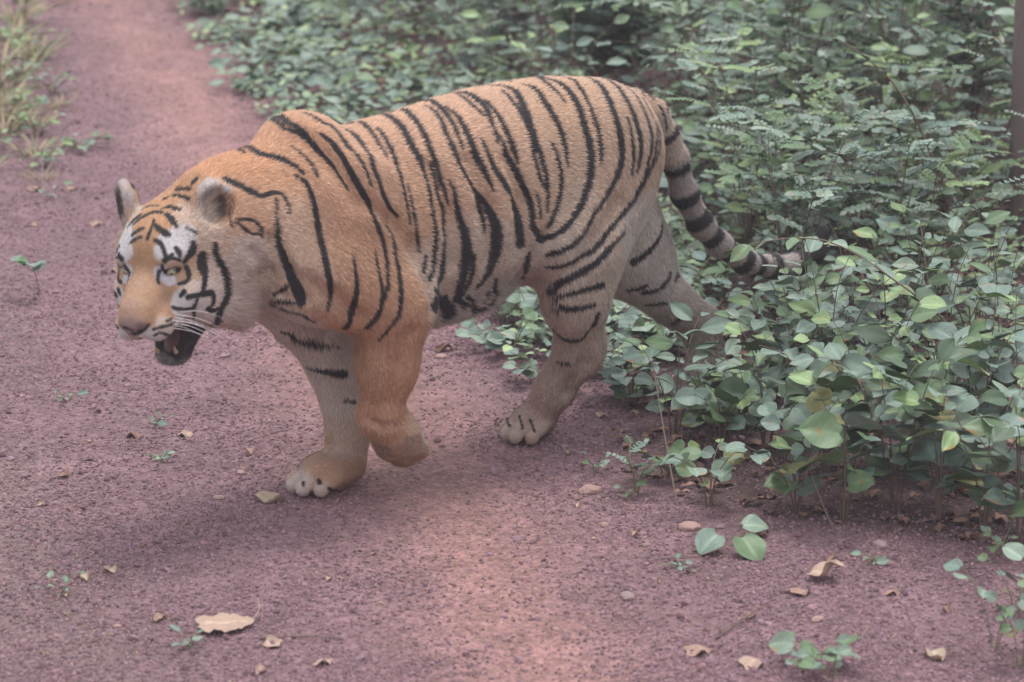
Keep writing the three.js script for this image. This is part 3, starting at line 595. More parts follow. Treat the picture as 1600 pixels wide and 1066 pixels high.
// ---------------------------------------------------------------- ground: a red laterite forest track
const VERGE = [[-60, -16], [-18, -2.5], [-15, -1.55], [-12.7, -1.06], [-11.8, -.75], [-10.2, -.22], [-8.9, .10], [-8.2, .16], [-7.8, .19], [-7.5, .45], [-7.36, .85], [-7.17, 1.25], [-6.7, 1.35], [-5.5, 1.45], [4, 2.2]];
const vergeX = (z) => { for (let i = 0; i < VERGE.length - 1; i++) if (z <= VERGE[i + 1][0]) return lerp(VERGE[i][1], VERGE[i + 1][1], (z - VERGE[i][0]) / (VERGE[i + 1][0] - VERGE[i][0])); return 2.2; };
const rutA = (z) => .07 + (z + 6.4) * .223, rutB = (z) => -1.45 + (z + 6.4) * .20;   // the two wheel tracks
const leftX = (z) => -2.05 + (z + 12) * .26 - .10 * Math.sin(z * 2.1);   // grassy left edge of the track
function zones(x, z) {
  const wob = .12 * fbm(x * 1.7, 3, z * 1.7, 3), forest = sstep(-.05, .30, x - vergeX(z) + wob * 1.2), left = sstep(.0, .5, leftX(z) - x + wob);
  const rut = Math.max(Math.exp(-(((x - rutA(z)) / .28) ** 2)), Math.exp(-(((x - rutB(z)) / .24) ** 2))) * (1 - forest) * clamp(.85 + 1.1 * fbm(x * 3, 7, z * 1.4, 3));
  return { forest, left, rut: clamp(rut) };
}
function groundY(x, z) { if (z < -40 || z > 0 || Math.abs(x) > 20) return 0; const q = zones(x, z); return .004 * fbm(x * 4, 1, z * 4, 3) + .0025 * fbm(x * 22, 2, z * 22, 2) * (1 - .6 * q.rut) - .008 * q.rut + .012 * q.forest * fbm(x * 3, 5, z * 3, 2); }
function grain(size, seed, f) {   // tileable value noise pyramid
  const out = new Float32Array(size * size), R = rng(seed);
  for (const [cells, amp] of f) {
    const g = new Float32Array(cells * cells).map(() => R() * 2 - 1);
    for (let j = 0; j < size; j++) { const v = j / size * cells, j0 = v | 0, tv = v - j0, j1 = (j0 + 1) % cells, sv = tv * tv * (3 - 2 * tv); for (let i = 0; i < size; i++) { const u = i / size * cells, i0 = u | 0, tu = u - i0, i1 = (i0 + 1) % cells, su = tu * tu * (3 - 2 * tu); out[j * size + i] += amp * lerp(lerp(g[j0 * cells + i0], g[j0 * cells + i1], su), lerp(g[j1 * cells + i0], g[j1 * cells + i1], su), sv); } }
  }
  return out;
}
function tex(size, fill, srgb) { const d = new Uint8Array(size * size * 4), c = [0, 0, 0]; for (let i = 0; i < size * size; i++) { fill(i, c); d[i * 4] = clamp(c[0]) * 255; d[i * 4 + 1] = clamp(c[1]) * 255; d[i * 4 + 2] = clamp(c[2]) * 255; d[i * 4 + 3] = 255; } const t = new THREE.DataTexture(d, size, size); t.wrapS = t.wrapT = THREE.RepeatWrapping; t.magFilter = THREE.LinearFilter; t.minFilter = THREE.LinearMipmapLinearFilter; t.generateMipmaps = true; if (srgb) t.colorSpace = THREE.SRGBColorSpace; t.needsUpdate = true; return t; }
{
  const S = 1024, a = grain(S, 3, [[512, .34], [256, .34], [128, .22], [48, .14]]), b = grain(S, 9, [[400, .30], [160, .32], [64, .22], [16, .16]]);
  const map = tex(S, (i, c) => { const v = .74 + .30 * b[i] + .10 * a[i]; c[0] = v; c[1] = v * (1 - .05 * a[i]); c[2] = v * (1 + .03 * b[i]); }, true), bump = tex(S, (i, c) => { c[0] = c[1] = c[2] = .5 + .5 * a[i]; });
  // one sheet: fine squares where the camera looks, wider and wider rings out to the horizon
  const axis = (lo, hi, step, far) => { const v = []; for (let x = lo; x <= hi + 1e-6; x += step) v.push(x); let s = step; for (let x = lo; x > -far;) { s *= 1.5; x -= s; v.unshift(x); } s = step; for (let x = hi; x < far;) { s *= 1.5; x += s; v.push(x); } return v; };
  const X = axis(-3, 2.7, .025, 300), Z = axis(-16, -6, .03, 300), pos = [], col = [], uv = [], idx = [], c = [0, 0, 0];
  for (const z of Z) for (const x of X) {
    const q = zones(x, z), m = fbm(x * 1.1, 11, z * 1.1, 4), m2 = fbm(x * 5, 13, z * 5, 3);
    pos.push(x, groundY(x, z), z); uv.push(x / 1.3, z / 1.3);
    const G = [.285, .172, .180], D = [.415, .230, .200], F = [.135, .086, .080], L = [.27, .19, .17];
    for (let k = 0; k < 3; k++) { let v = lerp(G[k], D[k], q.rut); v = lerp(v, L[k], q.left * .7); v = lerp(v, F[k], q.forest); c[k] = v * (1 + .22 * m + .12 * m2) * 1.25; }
    col.push(...c);
  }
  const w = X.length; for (let j = 0; j < Z.length - 1; j++) for (let i = 0; i < w - 1; i++) { const p = j * w + i; idx.push(p, p + w, p + 1, p + 1, p + w, p + w + 1); }
  const g = new THREE.BufferGeometry(); g.setAttribute('position', new THREE.Float32BufferAttribute(pos, 3)); g.setAttribute('uv', new THREE.Float32BufferAttribute(uv, 2)); g.setAttribute('color', new THREE.Float32BufferAttribute(col, 3)); g.setIndex(idx); g.computeVertexNormals();
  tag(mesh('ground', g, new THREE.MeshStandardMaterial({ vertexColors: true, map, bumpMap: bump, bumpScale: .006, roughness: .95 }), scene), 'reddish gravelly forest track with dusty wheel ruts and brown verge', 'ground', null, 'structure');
}
// gravel: crumbs of laterite lying on the track
{
  const geo = new THREE.IcosahedronGeometry(1, 0), R = rng(21), n = 130000, im = new THREE.InstancedMesh(geo, new THREE.MeshStandardMaterial({ color: 0xffffff, roughness: .95 }), n), M = new THREE.Matrix4(), Q = new THREE.Quaternion(), E = new THREE.Euler(), C = new THREE.Color(); let k = 0;
  for (let t = 0; t < 900000 && k < n; t++) {
    const z = -6.15 - 9 * Math.pow(R(), 1.5), x = (R() * 2 - 1) * (-z * .172 + .1), q = zones(x, z);
    if (R() < q.rut * .86 || R() < q.forest * .5 || R() > .55 + .9 * fbm(x * 2.2, 4, z * 2.2, 3)) continue;
    const s = .0016 + .0034 * Math.pow(R(), 2.4) + (R() < .006 ? .003 + .005 * R() : 0);
    E.set(R() * 6.3, R() * 6.3, R() * 6.3); M.compose(new THREE.Vector3(x, groundY(x, z) + s * .25, z), Q.setFromEuler(E), new THREE.Vector3(s * (.9 + .6 * R()), s * (.6 + .4 * R()), s * (.9 + .6 * R()))); im.setMatrixAt(k, M);
    const v = .45 + .70 * R(), h = R(); C.setRGB(.29 * v, (.17 + .02 * h) * v, (.170 + .05 * h) * v); im.setColorAt(k, C); k++;
  }
  im.count = k; im.name = 'gravel'; im.castShadow = im.receiveShadow = true; tag(im, 'loose reddish gravel crumbs strewn over the track', 'gravel', null, 'stuff'); scene.add(im);
}
// ---------------------------------------------------------------- plants
const intoTiger = (x, y, z) => { const a = x - TIGER.x, c = z - TIGER.z, ct = Math.cos(TIGER.turn), st = Math.sin(TIGER.turn); return [ct * a - st * c, y, st * a + ct * c]; };
const clearOfTiger = (x, y, z, gap = .03) => { const p = intoTiger(x, y, z), l = near(...p, gap + .02); return !l.length || field(l, ...p) > gap; };
const WIDTH = {
  round: (u) => .50 * Math.pow(Math.sin(Math.PI * Math.pow(clamp(u * .97 + .03), .80)), .62),
  oval: (u) => .27 * Math.pow(Math.sin(Math.PI * Math.pow(u, .86)), .85),
  small: (u) => .33 * Math.pow(Math.sin(Math.PI * Math.pow(u * .98 + .01, .95)), .7),
  blade: (u) => .022 * Math.pow(Math.sin(Math.PI * Math.pow(u, .6)), .8),
};
// a leaf of length 1 along +x from its stalk, folded along the midrib, drooping, with a wavy edge and a paler rib
function leafGeo(kind, seed, { nu = 7, nv = 4, fold = .22, droop = .18, wave = .03, spots = 0, curl = 0, veins = 0 } = {}) {
  const R = rng(seed), a = R() * 9, pos = [], col = [], idx = [], sk = (R() - .5) * .14, notch = kind === 'round' ? .10 : 0, sx = R(), sv = R() * 2 - 1;
  for (let i = 0; i <= nu; i++) for (let j = 0; j <= nv; j++) {
    const u = i / nu, v = j / nv * 2 - 1, w = WIDTH[kind](clamp(u, .004, .996));
    let x = u - notch * (1 - Math.abs(v)) * Math.pow(Math.max(u - .6, 0) / .4, 2) - notch * .9 * Math.abs(v) * Math.pow(Math.max(.25 - u, 0) / .25, 1), z = v * w + sk * u * u, y = fold * Math.abs(z) - droop * u * u + wave * Math.sin(u * 7 + a + v * 2) * Math.abs(v);
    if (curl) { const th = curl * v; y += w * .8 * (1 - Math.cos(th)) ; z *= Math.sin(th + 1e-6) / (th + 1e-6); y += .09 * Math.sin(u * 9 + a); }
    pos.push(x, y, z);
    const ph = (u * 6.5 - Math.abs(v) * 1.6) % 1, rib = .92 + .34 * Math.exp(-((v / .12) ** 2)) + veins * .22 * Math.exp(-((((ph < 0 ? ph + 1 : ph) - .5) / .16) ** 2)) + .16 * noise(u * 5 + a, v * 3, a), sp = spots && Math.hypot((u - .35 - .5 * sx) * 1.2, (v - sv) * .5) < spots ? 1 : 0;
    col.push(lerp(rib, 1.9, sp), lerp(rib, .85, sp), lerp(rib * .96, .55, sp));
  }
  for (let i = 0; i < nu; i++) for (let j = 0; j < nv; j++) { const p = i * (nv + 1) + j; idx.push(p, p + 1, p + nv + 1, p + 1, p + nv + 2, p + nv + 1); }
  const g = new THREE.BufferGeometry(); g.setAttribute('position', new THREE.Float32BufferAttribute(pos, 3)); g.setAttribute('color', new THREE.Float32BufferAttribute(col, 3)); g.setIndex(idx); g.computeVertexNormals(); return g;
}
const leafBank = {}, leafOf = (kind, R) => { leafBank[kind] ??= [0, 1, 2, 3, 4, 5, 6].map((k) => leafGeo(kind, 40 + k * 7, { fold: .10 + .07 * (k % 4), droop: .06 + .09 * (k % 3), spots: k === 5 ? .2 : k === 2 ? .1 : 0, wave: .02 + .012 * (k % 3), nu: kind === 'small' ? 4 : kind === 'round' ? 12 : 8, nv: kind === 'small' ? 2 : kind === 'round' ? 10 : 6, veins: kind === 'round' ? 1 : .6 })); return leafBank[kind][Math.floor(R() * 7)]; };
const leafMat = (r, g, b, rough = .52) => new THREE.MeshPhysicalMaterial({ color: new THREE.Color(r, g, b), vertexColors: true, roughness: rough, transmission: .0, side: THREE.DoubleSide });
const GREEN = { sage: leafMat(.145, .215, .165), blue: leafMat(.135, .205, .165), mid: leafMat(.115, .190, .090), fresh: leafMat(.20, .30, .13), dark: leafMat(.060, .105, .055), olive: leafMat(.15, .16, .055), pale: leafMat(.20, .275, .205) };
const TONES = { round: ['sage', 'sage', 'blue', 'mid', 'pale', 'sage', 'sage', 'mid', 'olive', 'dark', 'blue'], oval: ['sage', 'blue', 'mid', 'dark', 'blue', 'sage', 'mid', 'fresh', 'pale'], small: ['mid', 'sage', 'mid', 'fresh', 'pale', 'sage', 'blue', 'dark'], low: ['pale', 'sage', 'blue', 'pale', 'mid'], grey: ['sage', 'blue', 'pale', 'sage', 'mid'], dark: ['mid', 'dark', 'mid', 'sage', 'dark'], bright: ['fresh', 'mid', 'pale', 'fresh', 'sage'] };
const STEM = new THREE.MeshStandardMaterial({ color: new THREE.Color(.16, .115, .085), roughness: .85 }), GREENSTEM = new THREE.MeshStandardMaterial({ color: new THREE.Color(.17, .17, .09), roughness: .8 });
function tube(pts, r0, r1, nr = 5) {
  const cv = new THREE.CatmullRomCurve3(pts.map((p) => p.isVector3 ? p : new THREE.Vector3(...p))), n = Math.max(4, pts.length * 3), t = new THREE.TubeGeometry(cv, n, 1, nr), tp = t.attributes.position, v = new THREE.Vector3();
  for (let i = 0; i <= n; i++) { const c = cv.getPointAt(i / n), r = lerp(r0, r1, i / n); for (let k = 0; k <= nr; k++) { const q = i * (nr + 1) + k; v.fromBufferAttribute(tp, q).sub(c).setLength(r).add(c); tp.setXYZ(q, v.x, v.y, v.z); } }
  t.computeVertexNormals(); t.deleteAttribute('uv'); return { geo: t, cv };
}
const V = (x, y, z) => new THREE.Vector3(x, y, z), _x = V(), _y = V(), _z = V(), _m = new THREE.Matrix4();
// direction d (where the tip points), up-ish normal n
function leafMatrix(p, d, n, s) { _x.copy(d).normalize(); _z.copy(_x).cross(n).normalize(); _y.copy(_z).cross(_x); return _m.makeBasis(_x, _y, _z).scale(V(s, s, s)).setPosition(p); }
class Heap {   // joins many small leaves into one geometry
  constructor() { this.p = []; this.c = []; this.i = []; }
  add(g, m, tint) { const a = g.attributes.position, b = g.attributes.color, o = this.p.length / 3, v = V(); for (let k = 0; k < a.count; k++) { v.fromBufferAttribute(a, k).applyMatrix4(m); this.p.push(v.x, v.y, v.z); const t = b ? [b.getX(k), b.getY(k), b.getZ(k)] : [1, 1, 1]; this.c.push(t[0] * tint.r, t[1] * tint.g, t[2] * tint.b); } const ix = g.index.array; for (let k = 0; k < ix.length; k++) this.i.push(ix[k] + o); }
  geo() { const g = new THREE.BufferGeometry(); g.setAttribute('position', new THREE.Float32BufferAttribute(this.p, 3)); g.setAttribute('color', new THREE.Float32BufferAttribute(this.c, 3)); g.setIndex(this.i); g.computeVertexNormals(); return g; }
}
const HEAPMAT = new THREE.MeshPhysicalMaterial({ vertexColors: true, roughness: .5, side: THREE.DoubleSide });
function plant(name, label, category, group, x, z, o) {
  const R = rng(o.seed), y = groundY(x, z) - .004, root = thing(name, label, category, [x, y, z], 0, group), tones = TONES[o.tones ?? o.kind], heap = o.joined ? new Heap() : null, stemHeap = o.joined ? [] : null;
  const put = (p, d, n, s, tone) => {
    if (!clearOfTiger(x + p.x + d.x * s * .5, y + p.y + d.y * s * .5, z + p.z + d.z * s * .5, s * .55 + .012) || y + p.y < .006) return;
    const g = leafOf(o.kind, R), m = leafMatrix(p, d, n, s).clone();
    if (heap) heap.add(g, m, GREEN[tone].color); else { const q = mesh('leaf', g, GREEN[tone], root); m.decompose(q.position, q.quaternion, q.scale); }
  };
  const turn = R() * 6.28;
  for (let k = 0; k < o.stems; k++) {
    const az = turn + k / o.stems * 6.28 + (R() - .5) * .9 + 0, lean = o.spread * (.35 + .8 * R()), h = o.h * (.65 + .45 * R()), ca = Math.cos(az), sa = Math.sin(az), bend = (R() - .5) * .3 * o.spread;
    const pts = [V(ca * .006, 0, sa * .006), V(ca * lean * .22 - sa * bend * .5, h * .42, sa * lean * .22 + ca * bend * .5), V(ca * lean * .6 - sa * bend, h * .8, sa * lean * .6 + ca * bend), V(ca * lean, h * (o.droop ? .86 : 1), sa * lean)];
    const free = pts.filter((p) => clearOfTiger(x + p.x, y + p.y, z + p.z, .02)); if (free.length < 3) continue;
    const { geo, cv } = tube(free, o.r ?? .0028, .0009); if (heap) stemHeap.push(geo); else mesh('stem', geo, o.green ? GREENSTEM : STEM, root);
    for (let i = 0; i < o.leaves; i++) {
      const t = lerp(o.from ?? .25, 1, (i + .5 * R()) / o.leaves), p = cv.getPoint(clamp(t)), tg = cv.getTangent(clamp(t)), side = (i % 2 ? 1 : -1), a2 = az + side * (1.1 + .7 * R()) * (i === o.leaves - 1 ? .2 : 1), d = V(Math.cos(a2), -.12 + .45 * (R() - .35), Math.sin(a2)).addScaledVector(tg, .45).normalize(), s = o.size * (.42 + .95 * R()) * (1 - .25 * Math.max(t - .7, 0) / .3);
      const n = V((R() - .5) * 1.7, .9, (R() - .5) * 1.7 + .3).normalize(), q = p.clone().addScaledVector(d, o.stalk ?? s * .18), tone = (o.freshTips && t > .85 && R() < .5) ? 'fresh' : tones[Math.floor(R() * tones.length)];
      if (o.pinnate) {   // a side rachis with paired leaflets
        const L = o.size * (1.6 + 1.4 * R()), nl = 5 + Math.floor(R() * 3); for (let e = 0; e < nl; e++) for (const sd of e === nl - 1 ? [0] : [-1, 1]) { const b = p.clone().addScaledVector(d, L * (e + .6) / nl), dd = d.clone().applyAxisAngle(V(0, 1, 0), sd * 1.15); put(b, dd, n, s * .8, tone); }
      } else put(q, d, n, s, tone);
    }
  }
  if (heap) { if (!heap.i.length) { scene.remove(root); return; } const f = mesh('foliage', heap.geo(), HEAPMAT, root); f.userData.kind = 'stuff'; if (stemHeap.length) mesh('stem', mergeGeometries(stemHeap), STEM, root); }
  return root;
}
const rp = rng(77);
// round-leaved shrubs on the edge of the track
for (const [x, z, h, n] of [[.72, -7.50, .30, 9], [.83, -7.43, .36, 10], [.97, -7.50, .42, 11], [1.07, -7.43, .38, 10], [1.17, -7.36, .36, 10], [1.24, -7.26, .38, 10], [.82, -7.78, .38, 10], [.95, -7.84, .45, 12], [1.09, -7.84, .50, 12], [1.22, -7.78, .50, 12], [1.32, -7.70, .55, 12], [.68, -8.00, .33, 9]])
  if (Math.round(x * 100) % 3 === 1) plant('pointed_leaved_bush', 'low bush with long pointed leaves between the round-leaved shrubs', 'shrub', 'pointed-leaved bushes between the round-leaved shrubs', x, z, { kind: 'oval', tones: 'dark', h: h * 1.08, spread: .2, stems: 6, leaves: n, size: .088, seed: 100 + rp() * 9999 | 0, freshTips: true, from: .15, droop: true });
  else plant('round_leaved_shrub', 'low shrub with broad round sage-green leaves on the track edge', 'shrub', 'round-leaved shrubs on the track edge', x, z, { kind: 'round', h, spread: .17, stems: 5, leaves: Math.round(n * .62), size: .072, seed: 100 + rp() * 9999 | 0, freshTips: true, from: .2 });
for (const [x, z, h, n] of [[.50, -7.55, .17, 5], [.60, -7.98, .18, 6], [.40, -7.78, .10, 4]])
  plant('sapling', 'small thin-stemmed sapling with a few round leaves at the front of the bushes', 'sapling', 'thin saplings at the front of the bushes', x, z, { kind: 'round', h, spread: .13, stems: 3, leaves: n, size: .055, seed: 300 + rp() * 9999 | 0, from: .35, r: .0035, freshTips: true });
for (const [x, z, h] of [[.55, -8.22, .11], [.66, -8.30, .22], [.78, -8.40, .36], [.88, -8.37, .45], [1.04, -8.37, .46], [1.19, -8.31, .50], [1.36, -8.37, .50], [.76, -8.62, .34], [.84, -8.75, .38], [1.00, -8.88, .40], [1.17, -8.88, .50], [1.35, -8.82, .50], [.34, -8.45, .13]])
  plant('oval_leaved_shrub', 'shrub with pointed oval grey-green leaves crowding round the tail of the tiger', 'shrub', 'oval-leaved shrubs round the tail', x, z, { kind: 'oval', h, spread: .20, stems: 7, leaves: 9, size: .072, seed: 500 + rp() * 9999 | 0, from: .12 });
for (const [x, z, h] of [[.00, -8.88, .12], [.07, -9.16, .16], [.10, -8.62, .08], [-.03, -9.27, .12], [.03, -9.53, .16], [-.06, -9.02, .07], [.25, -8.88, .10], [.30, -8.69, .08], [.14, -9.0, .12], [.2, -9.3, .14]])
  plant('ground_plant', 'low pale-leaved plant growing behind the belly and hind legs of the tiger', 'plant', 'low plants behind the belly', x, z, { kind: 'round', tones: 'low', h, spread: .12, stems: 5, leaves: 4, size: .045, seed: 700 + rp() * 9999 | 0, from: .3, green: true });
plant('hind_leg_sapling', 'sapling with pointed leaves growing in front of the trailing hind leg', 'sapling', null, .44, -8.13, { kind: 'oval', tones: 'grey', h: .34, spread: .16, stems: 4, leaves: 8, size: .078, seed: 2024, from: .25, r: .003 });
plant('hind_paw_sapling', 'short sapling with bright broad leaves beside the trailing hind paw', 'sapling', null, .56, -8.02, { kind: 'round', tones: 'bright', h: .22, spread: .14, stems: 4, leaves: 5, size: .06, seed: 2031, from: .3, r: .003 });
// the thicket behind: nearer shrubs leaf by leaf, the out-of-focus ones with their foliage joined
{
  const R = rng(4242); let k = 0;
  for (let z = -8.95; z > -17.5; z -= z > -11 ? .24 : .33) for (let x = vergeX(z) + .05; x < -z * .172 + .35; x += z > -11 ? .25 : .33) {
    const px = x + (R() - .5) * .2, pz = z + (R() - .5) * .2, inside = px - vergeX(pz), far = pz < -10.4, patch = fbm(px * 1.3, 21, pz * 1.1, 3);
    if (inside < .02 || (Math.abs(px - 1.68) < .2 && pz > -10.5) || R() < (far ? .08 : .22) || patch < (px < .6 ? -.34 : -.16) - .2 * R()) { R(); continue; }
    const tall = sstep(.3, 1.5, inside), right = sstep(.6, 1.5, px), kind = R() < lerp(.25, .72, right) ? 'small' : R() < .75 ? 'oval' : 'round', h = lerp(.12, .40, tall) * (.5 + .8 * R() + 1.3 * Math.max(patch, 0) + (R() < .12 ? .7 : 0)) + (kind === 'small' ? .28 * right * R() : 0) + (pz < -13 ? .25 * tall : 0);
    const shade = ['grey', 'dark', 'bright', 'grey', 'grey'][Math.floor(R() * 5)], size = h < .2 ? 'ankle-high' : h < .42 ? 'knee-high' : 'tall', hue = { grey: 'grey-green', dark: 'dark green', bright: 'bright green' }[shade];
    const where = inside < .35 ? 'at the edge of the thicket' : px > 1.25 && pz > -11.6 ? 'near the slender tree trunk' : pz < -13.6 ? 'deep in the blurred thicket' : px > .55 ? 'in the thicket behind the tail' : 'in the thicket behind the back';
    const w = { small: ['feathery_shrub', 'shrub with sprays of small leaflets'], oval: ['pointed_leaved_shrub', 'shrub with pointed leaves'], round: ['broad_leaved_plant', 'plant with broad rounded leaves'] }[kind], say = `${size} ${hue} ${w[1]} ${where}`;
    plant(w[0], say, 'shrub', say.replace('shrub with', 'shrubs with').replace('plant with', 'plants with'), px, pz, { kind, h, spread: .12 + .22 * h / .4, stems: 6, leaves: kind === 'small' ? 6 : 7, pinnate: kind === 'small', size: kind === 'small' ? .034 : .052 + .02 * R(), seed: 900 + k * 13, joined: far || kind === 'small' || k % 3 > 0, from: .1, droop: R() < .4, tones: shade, r: kind === 'small' ? .002 : undefined }); k++;
  }
  for (let i = 0; i < 26; i++) { const px = .75 + R() * .8, pz = -9.2 - R() * 2.2, t = ['grey', 'dark', 'bright'][i % 3], hue = { grey: 'grey-green', dark: 'dark green', bright: 'bright green' }[t], at = px < 1.1 ? 'above the tip of the tail' : pz > -10.3 ? 'around the long leaning branch' : 'in front of the tall bushes'; plant('tall_feathery_shrub', `waist-high ${hue} shrub with long sprays of leaflets ${at}`, 'shrub', `waist-high ${hue} feathery shrubs ${at}`, px, pz, { kind: 'small', h: .45 + .5 * R(), spread: .34, stems: 6, leaves: 10, pinnate: true, size: .036, seed: 5000 + i * 17, joined: true, from: .18, droop: true, r: .004, tones: t }); }
}
// tall bushes that rise out of the top of the picture
{
  const R = rng(5151);
  for (const [x, z, h] of [[1.05, -11.3, .95], [1.38, -11.0, 1.05], [1.75, -11.7, 1.2], [.72, -11.9, .85], [.35, -12.6, .8], [1.15, -12.8, 1.2], [1.6, -13.0, 1.3], [.0, -13.4, .75], [.75, -13.6, 1.0], [2.0, -12.4, 1.3], [1.95, -14.2, 1.4], [1.3, -14.4, 1.3], [-.45, -14.2, .7], [.3, -14.8, .95], [1.9, -10.95, 1.0]])
    plant('tall_bush', 'tall leafy bush with arching branches at the back of the thicket', 'bush', 'tall bushes at the back of the thicket', x, z, { kind: R() < .5 ? 'oval' : 'small', pinnate: R() < .4, h, spread: .3 + .25 * R(), stems: 9, leaves: 22, size: .06 + .02 * R(), seed: 6000 + R() * 999 | 0, joined: true, from: .15, droop: R() < .6, tones: ['grey', 'dark', 'grey', 'bright'][R() * 4 | 0], r: .006 });
}
// two long bare shoots
function shoot(name, label, pts, r, leaves, kind, size, seed) {
  const R = rng(seed), root = thing(name, label, 'branch', pts[0]), rel = pts.map((p) => V(p[0] - pts[0][0], p[1] - pts[0][1], p[2] - pts[0][2])), { geo, cv } = tube(rel, r, r * .35, 6); mesh('stem', geo, STEM, root);
  for (let i = 0; i < leaves; i++) { const t = .25 + .74 * (i + R()) / leaves, p = cv.getPoint(clamp(t)), d = cv.getTangent(clamp(t)).applyAxisAngle(V(0, 1, 0), (i % 2 ? 1 : -1) * (.7 + .5 * R())); d.y -= .15; d.normalize(); const s = size * (.7 + .6 * R()); if (!clearOfTiger(pts[0][0] + p.x + d.x * s * .5, pts[0][1] + p.y, pts[0][2] + p.z + d.z * s * .5, s * .5)) continue; const m = leafMatrix(p, d, V((R() - .5) * .7, 1, (R() - .5) * .7 + .3).normalize(), s).clone(), tn = TONES.oval, q = mesh('leaf', leafOf(kind, R), GREEN[tn[Math.floor(R() * tn.length)]], root); m.decompose(q.position, q.quaternion, q.scale); }
}
shoot('arching_branch', 'thin brown branch arching over the tail of the tiger', [[1.30, .02, -8.0], [1.136, .378, -7.95], [1.006, .483, -7.95], [.903, .555, -7.95], [.818, .593, -7.95], [.735, .600, -7.95], [.635, .586, -7.95], [.56, .565, -7.95]], .004, 9, 'oval', .06, 61);
shoot('leaning_branch', 'long pale bare branch leaning through the thicket', [[1.50, .0, -9.5], [1.46, .10, -9.5], [1.42, .20, -9.5], [1.38, .31, -9.5], [1.30, .47, -9.5], [1.245, .59, -9.5], [1.165, .71, -9.5], [1.06, .80, -9.5], [.96, .86, -9.5]], .0065, 14, 'oval', .05, 62);
// tree trunk at the edge of the thicket
{
  const root = thing('tree', 'slender grey-brown tree trunk standing in the thicket', 'tree', [1.772, 0, -10.42]), g = new THREE.CylinderGeometry(.052, .066, 3.6, 72, 260, true), p = g.attributes.position;
  for (let i = 0; i < p.count; i++) { const x = p.getX(i), y = p.getY(i), z = p.getZ(i), a = Math.atan2(z, x), f = 1 + .07 * fbm(Math.cos(a) * 3.5, y * 2.2, Math.sin(a) * 3.5, 3) + .13 * Math.abs(noise(Math.cos(a) * 11, y * 4 + 1.2 * noise(a, y * 3, 1), Math.sin(a) * 11)) + .05 * noise(Math.cos(a) * 24, y * 18, Math.sin(a) * 24); p.setXYZ(i, x * f + .02 * Math.sin(y * 1.6), y + 1.75, z * f); }
  g.computeVertexNormals(); mesh('trunk', g, new THREE.MeshStandardMaterial({ color: new THREE.Color(.17, .135, .12), roughness: .95 }), root);
  const H = new Heap(), R = rng(8), limbs = []; for (let k = 0; k < 7; k++) { const a = k * 2.4, y = 2.3 + k * .18, L = .5 + .3 * R(), t = tube([[0, y, 0], [Math.cos(a) * L * .5, y + .25, Math.sin(a) * L * .5], [Math.cos(a) * L, y + .6, Math.sin(a) * L]], .02, .006); limbs.push(t.geo); for (let i = 0; i < 70; i++) { const q = t.cv.getPoint(.3 + .7 * R()).add(V((R() - .5) * .5, (R() - .4) * .4, (R() - .5) * .5)); H.add(leafOf('oval', R), leafMatrix(q, V(R() - .5, -.2 * R(), R() - .5), V(R() - .5, 1, R() - .5).normalize(), .07 + .03 * R()), GREEN[TONES.oval[Math.floor(R() * 9)]].color); } }
  mesh('limb', mergeGeometries(limbs), STEM, root); const f = mesh('crown', H.geo(), HEAPMAT, root);
}
// seedlings on the track and at its edge
for (const [x, z, h, kind, tones] of [[1.16, -6.76, .18, 'round', 'round'], [1.08, -6.56, .20, 'round', 'low'], [1.12, -6.45, .22, 'round', 'round'], [.70, -6.39, .09, 'round', 'low'], [.64, -6.42, .07, 'round', 'low'], [1.18, -7.17, .10, 'oval', 'low']])
  plant('edge_seedling', 'leafy seedling sprouting from the gravel at the track edge', 'seedling', 'leafy seedlings at the track edge', x, z, { kind, tones, h, spread: .09, stems: 3, leaves: 4, size: .04, seed: 1300 + rp() * 999 | 0, green: true, from: .3, r: .0018 });
for (const [x, z, h] of [[.86, -7.10, .035], [-1.26, -8.46, .035], [-.98, -8.23, .04], [-1.06, -6.89, .06], [-.72, -6.58, .04], [.22, -7.81, .05], [.40, -7.08, .025], [.13, -8.62, .05], [-1.66, -10.92, .06], [-.93, -7.9, .03], [.30, -7.62, .035]])
  plant('tiny_weed', 'tiny green weed sprouting on the bare gravel', 'weed', 'tiny weeds on the gravel', x, z, { kind: 'oval', tones: 'low', h, spread: h * 1.3, stems: 4, leaves: 2, size: .028, seed: 1500 + rp() * 999 | 0, green: true, from: .3, r: .0011 });
plant('stalked_seedling', 'single-stalked seedling with broad pale leaves on the far side of the track', 'seedling', null, -1.49, -9.57, { kind: 'round', tones: 'low', h: .15, spread: .06, stems: 1, leaves: 4, size: .055, seed: 1601, from: .7, r: .002 });
plant('fern_seedling', 'fern-like seedling with feathery pinnate leaves beside the saplings', 'seedling', null, .32, -7.66, { kind: 'small', h: .13, spread: .10, stems: 3, leaves: 3, pinnate: true, size: .022, seed: 1611, from: .4, green: true, freshTips: true });
for (const [x, z, h] of [[-1.95, -12.35, .12], [-1.84, -11.95, .10], [-2.05, -12.9, .14], [-1.74, -11.4, .09], [-2.12, -13.6, .14], [-1.9, -12.75, .10], [-1.98, -11.7, .08], [-1.66, -11.75, .05]])
  plant('verge_weed', 'leafy pale green weed among the grass tufts', 'weed', 'leafy weeds among the grass tufts', x, z, { kind: 'oval', tones: 'bright', h, spread: .12, stems: 6, leaves: 4, size: .045, seed: 1700 + rp() * 999 | 0, green: true, from: .25, joined: true });
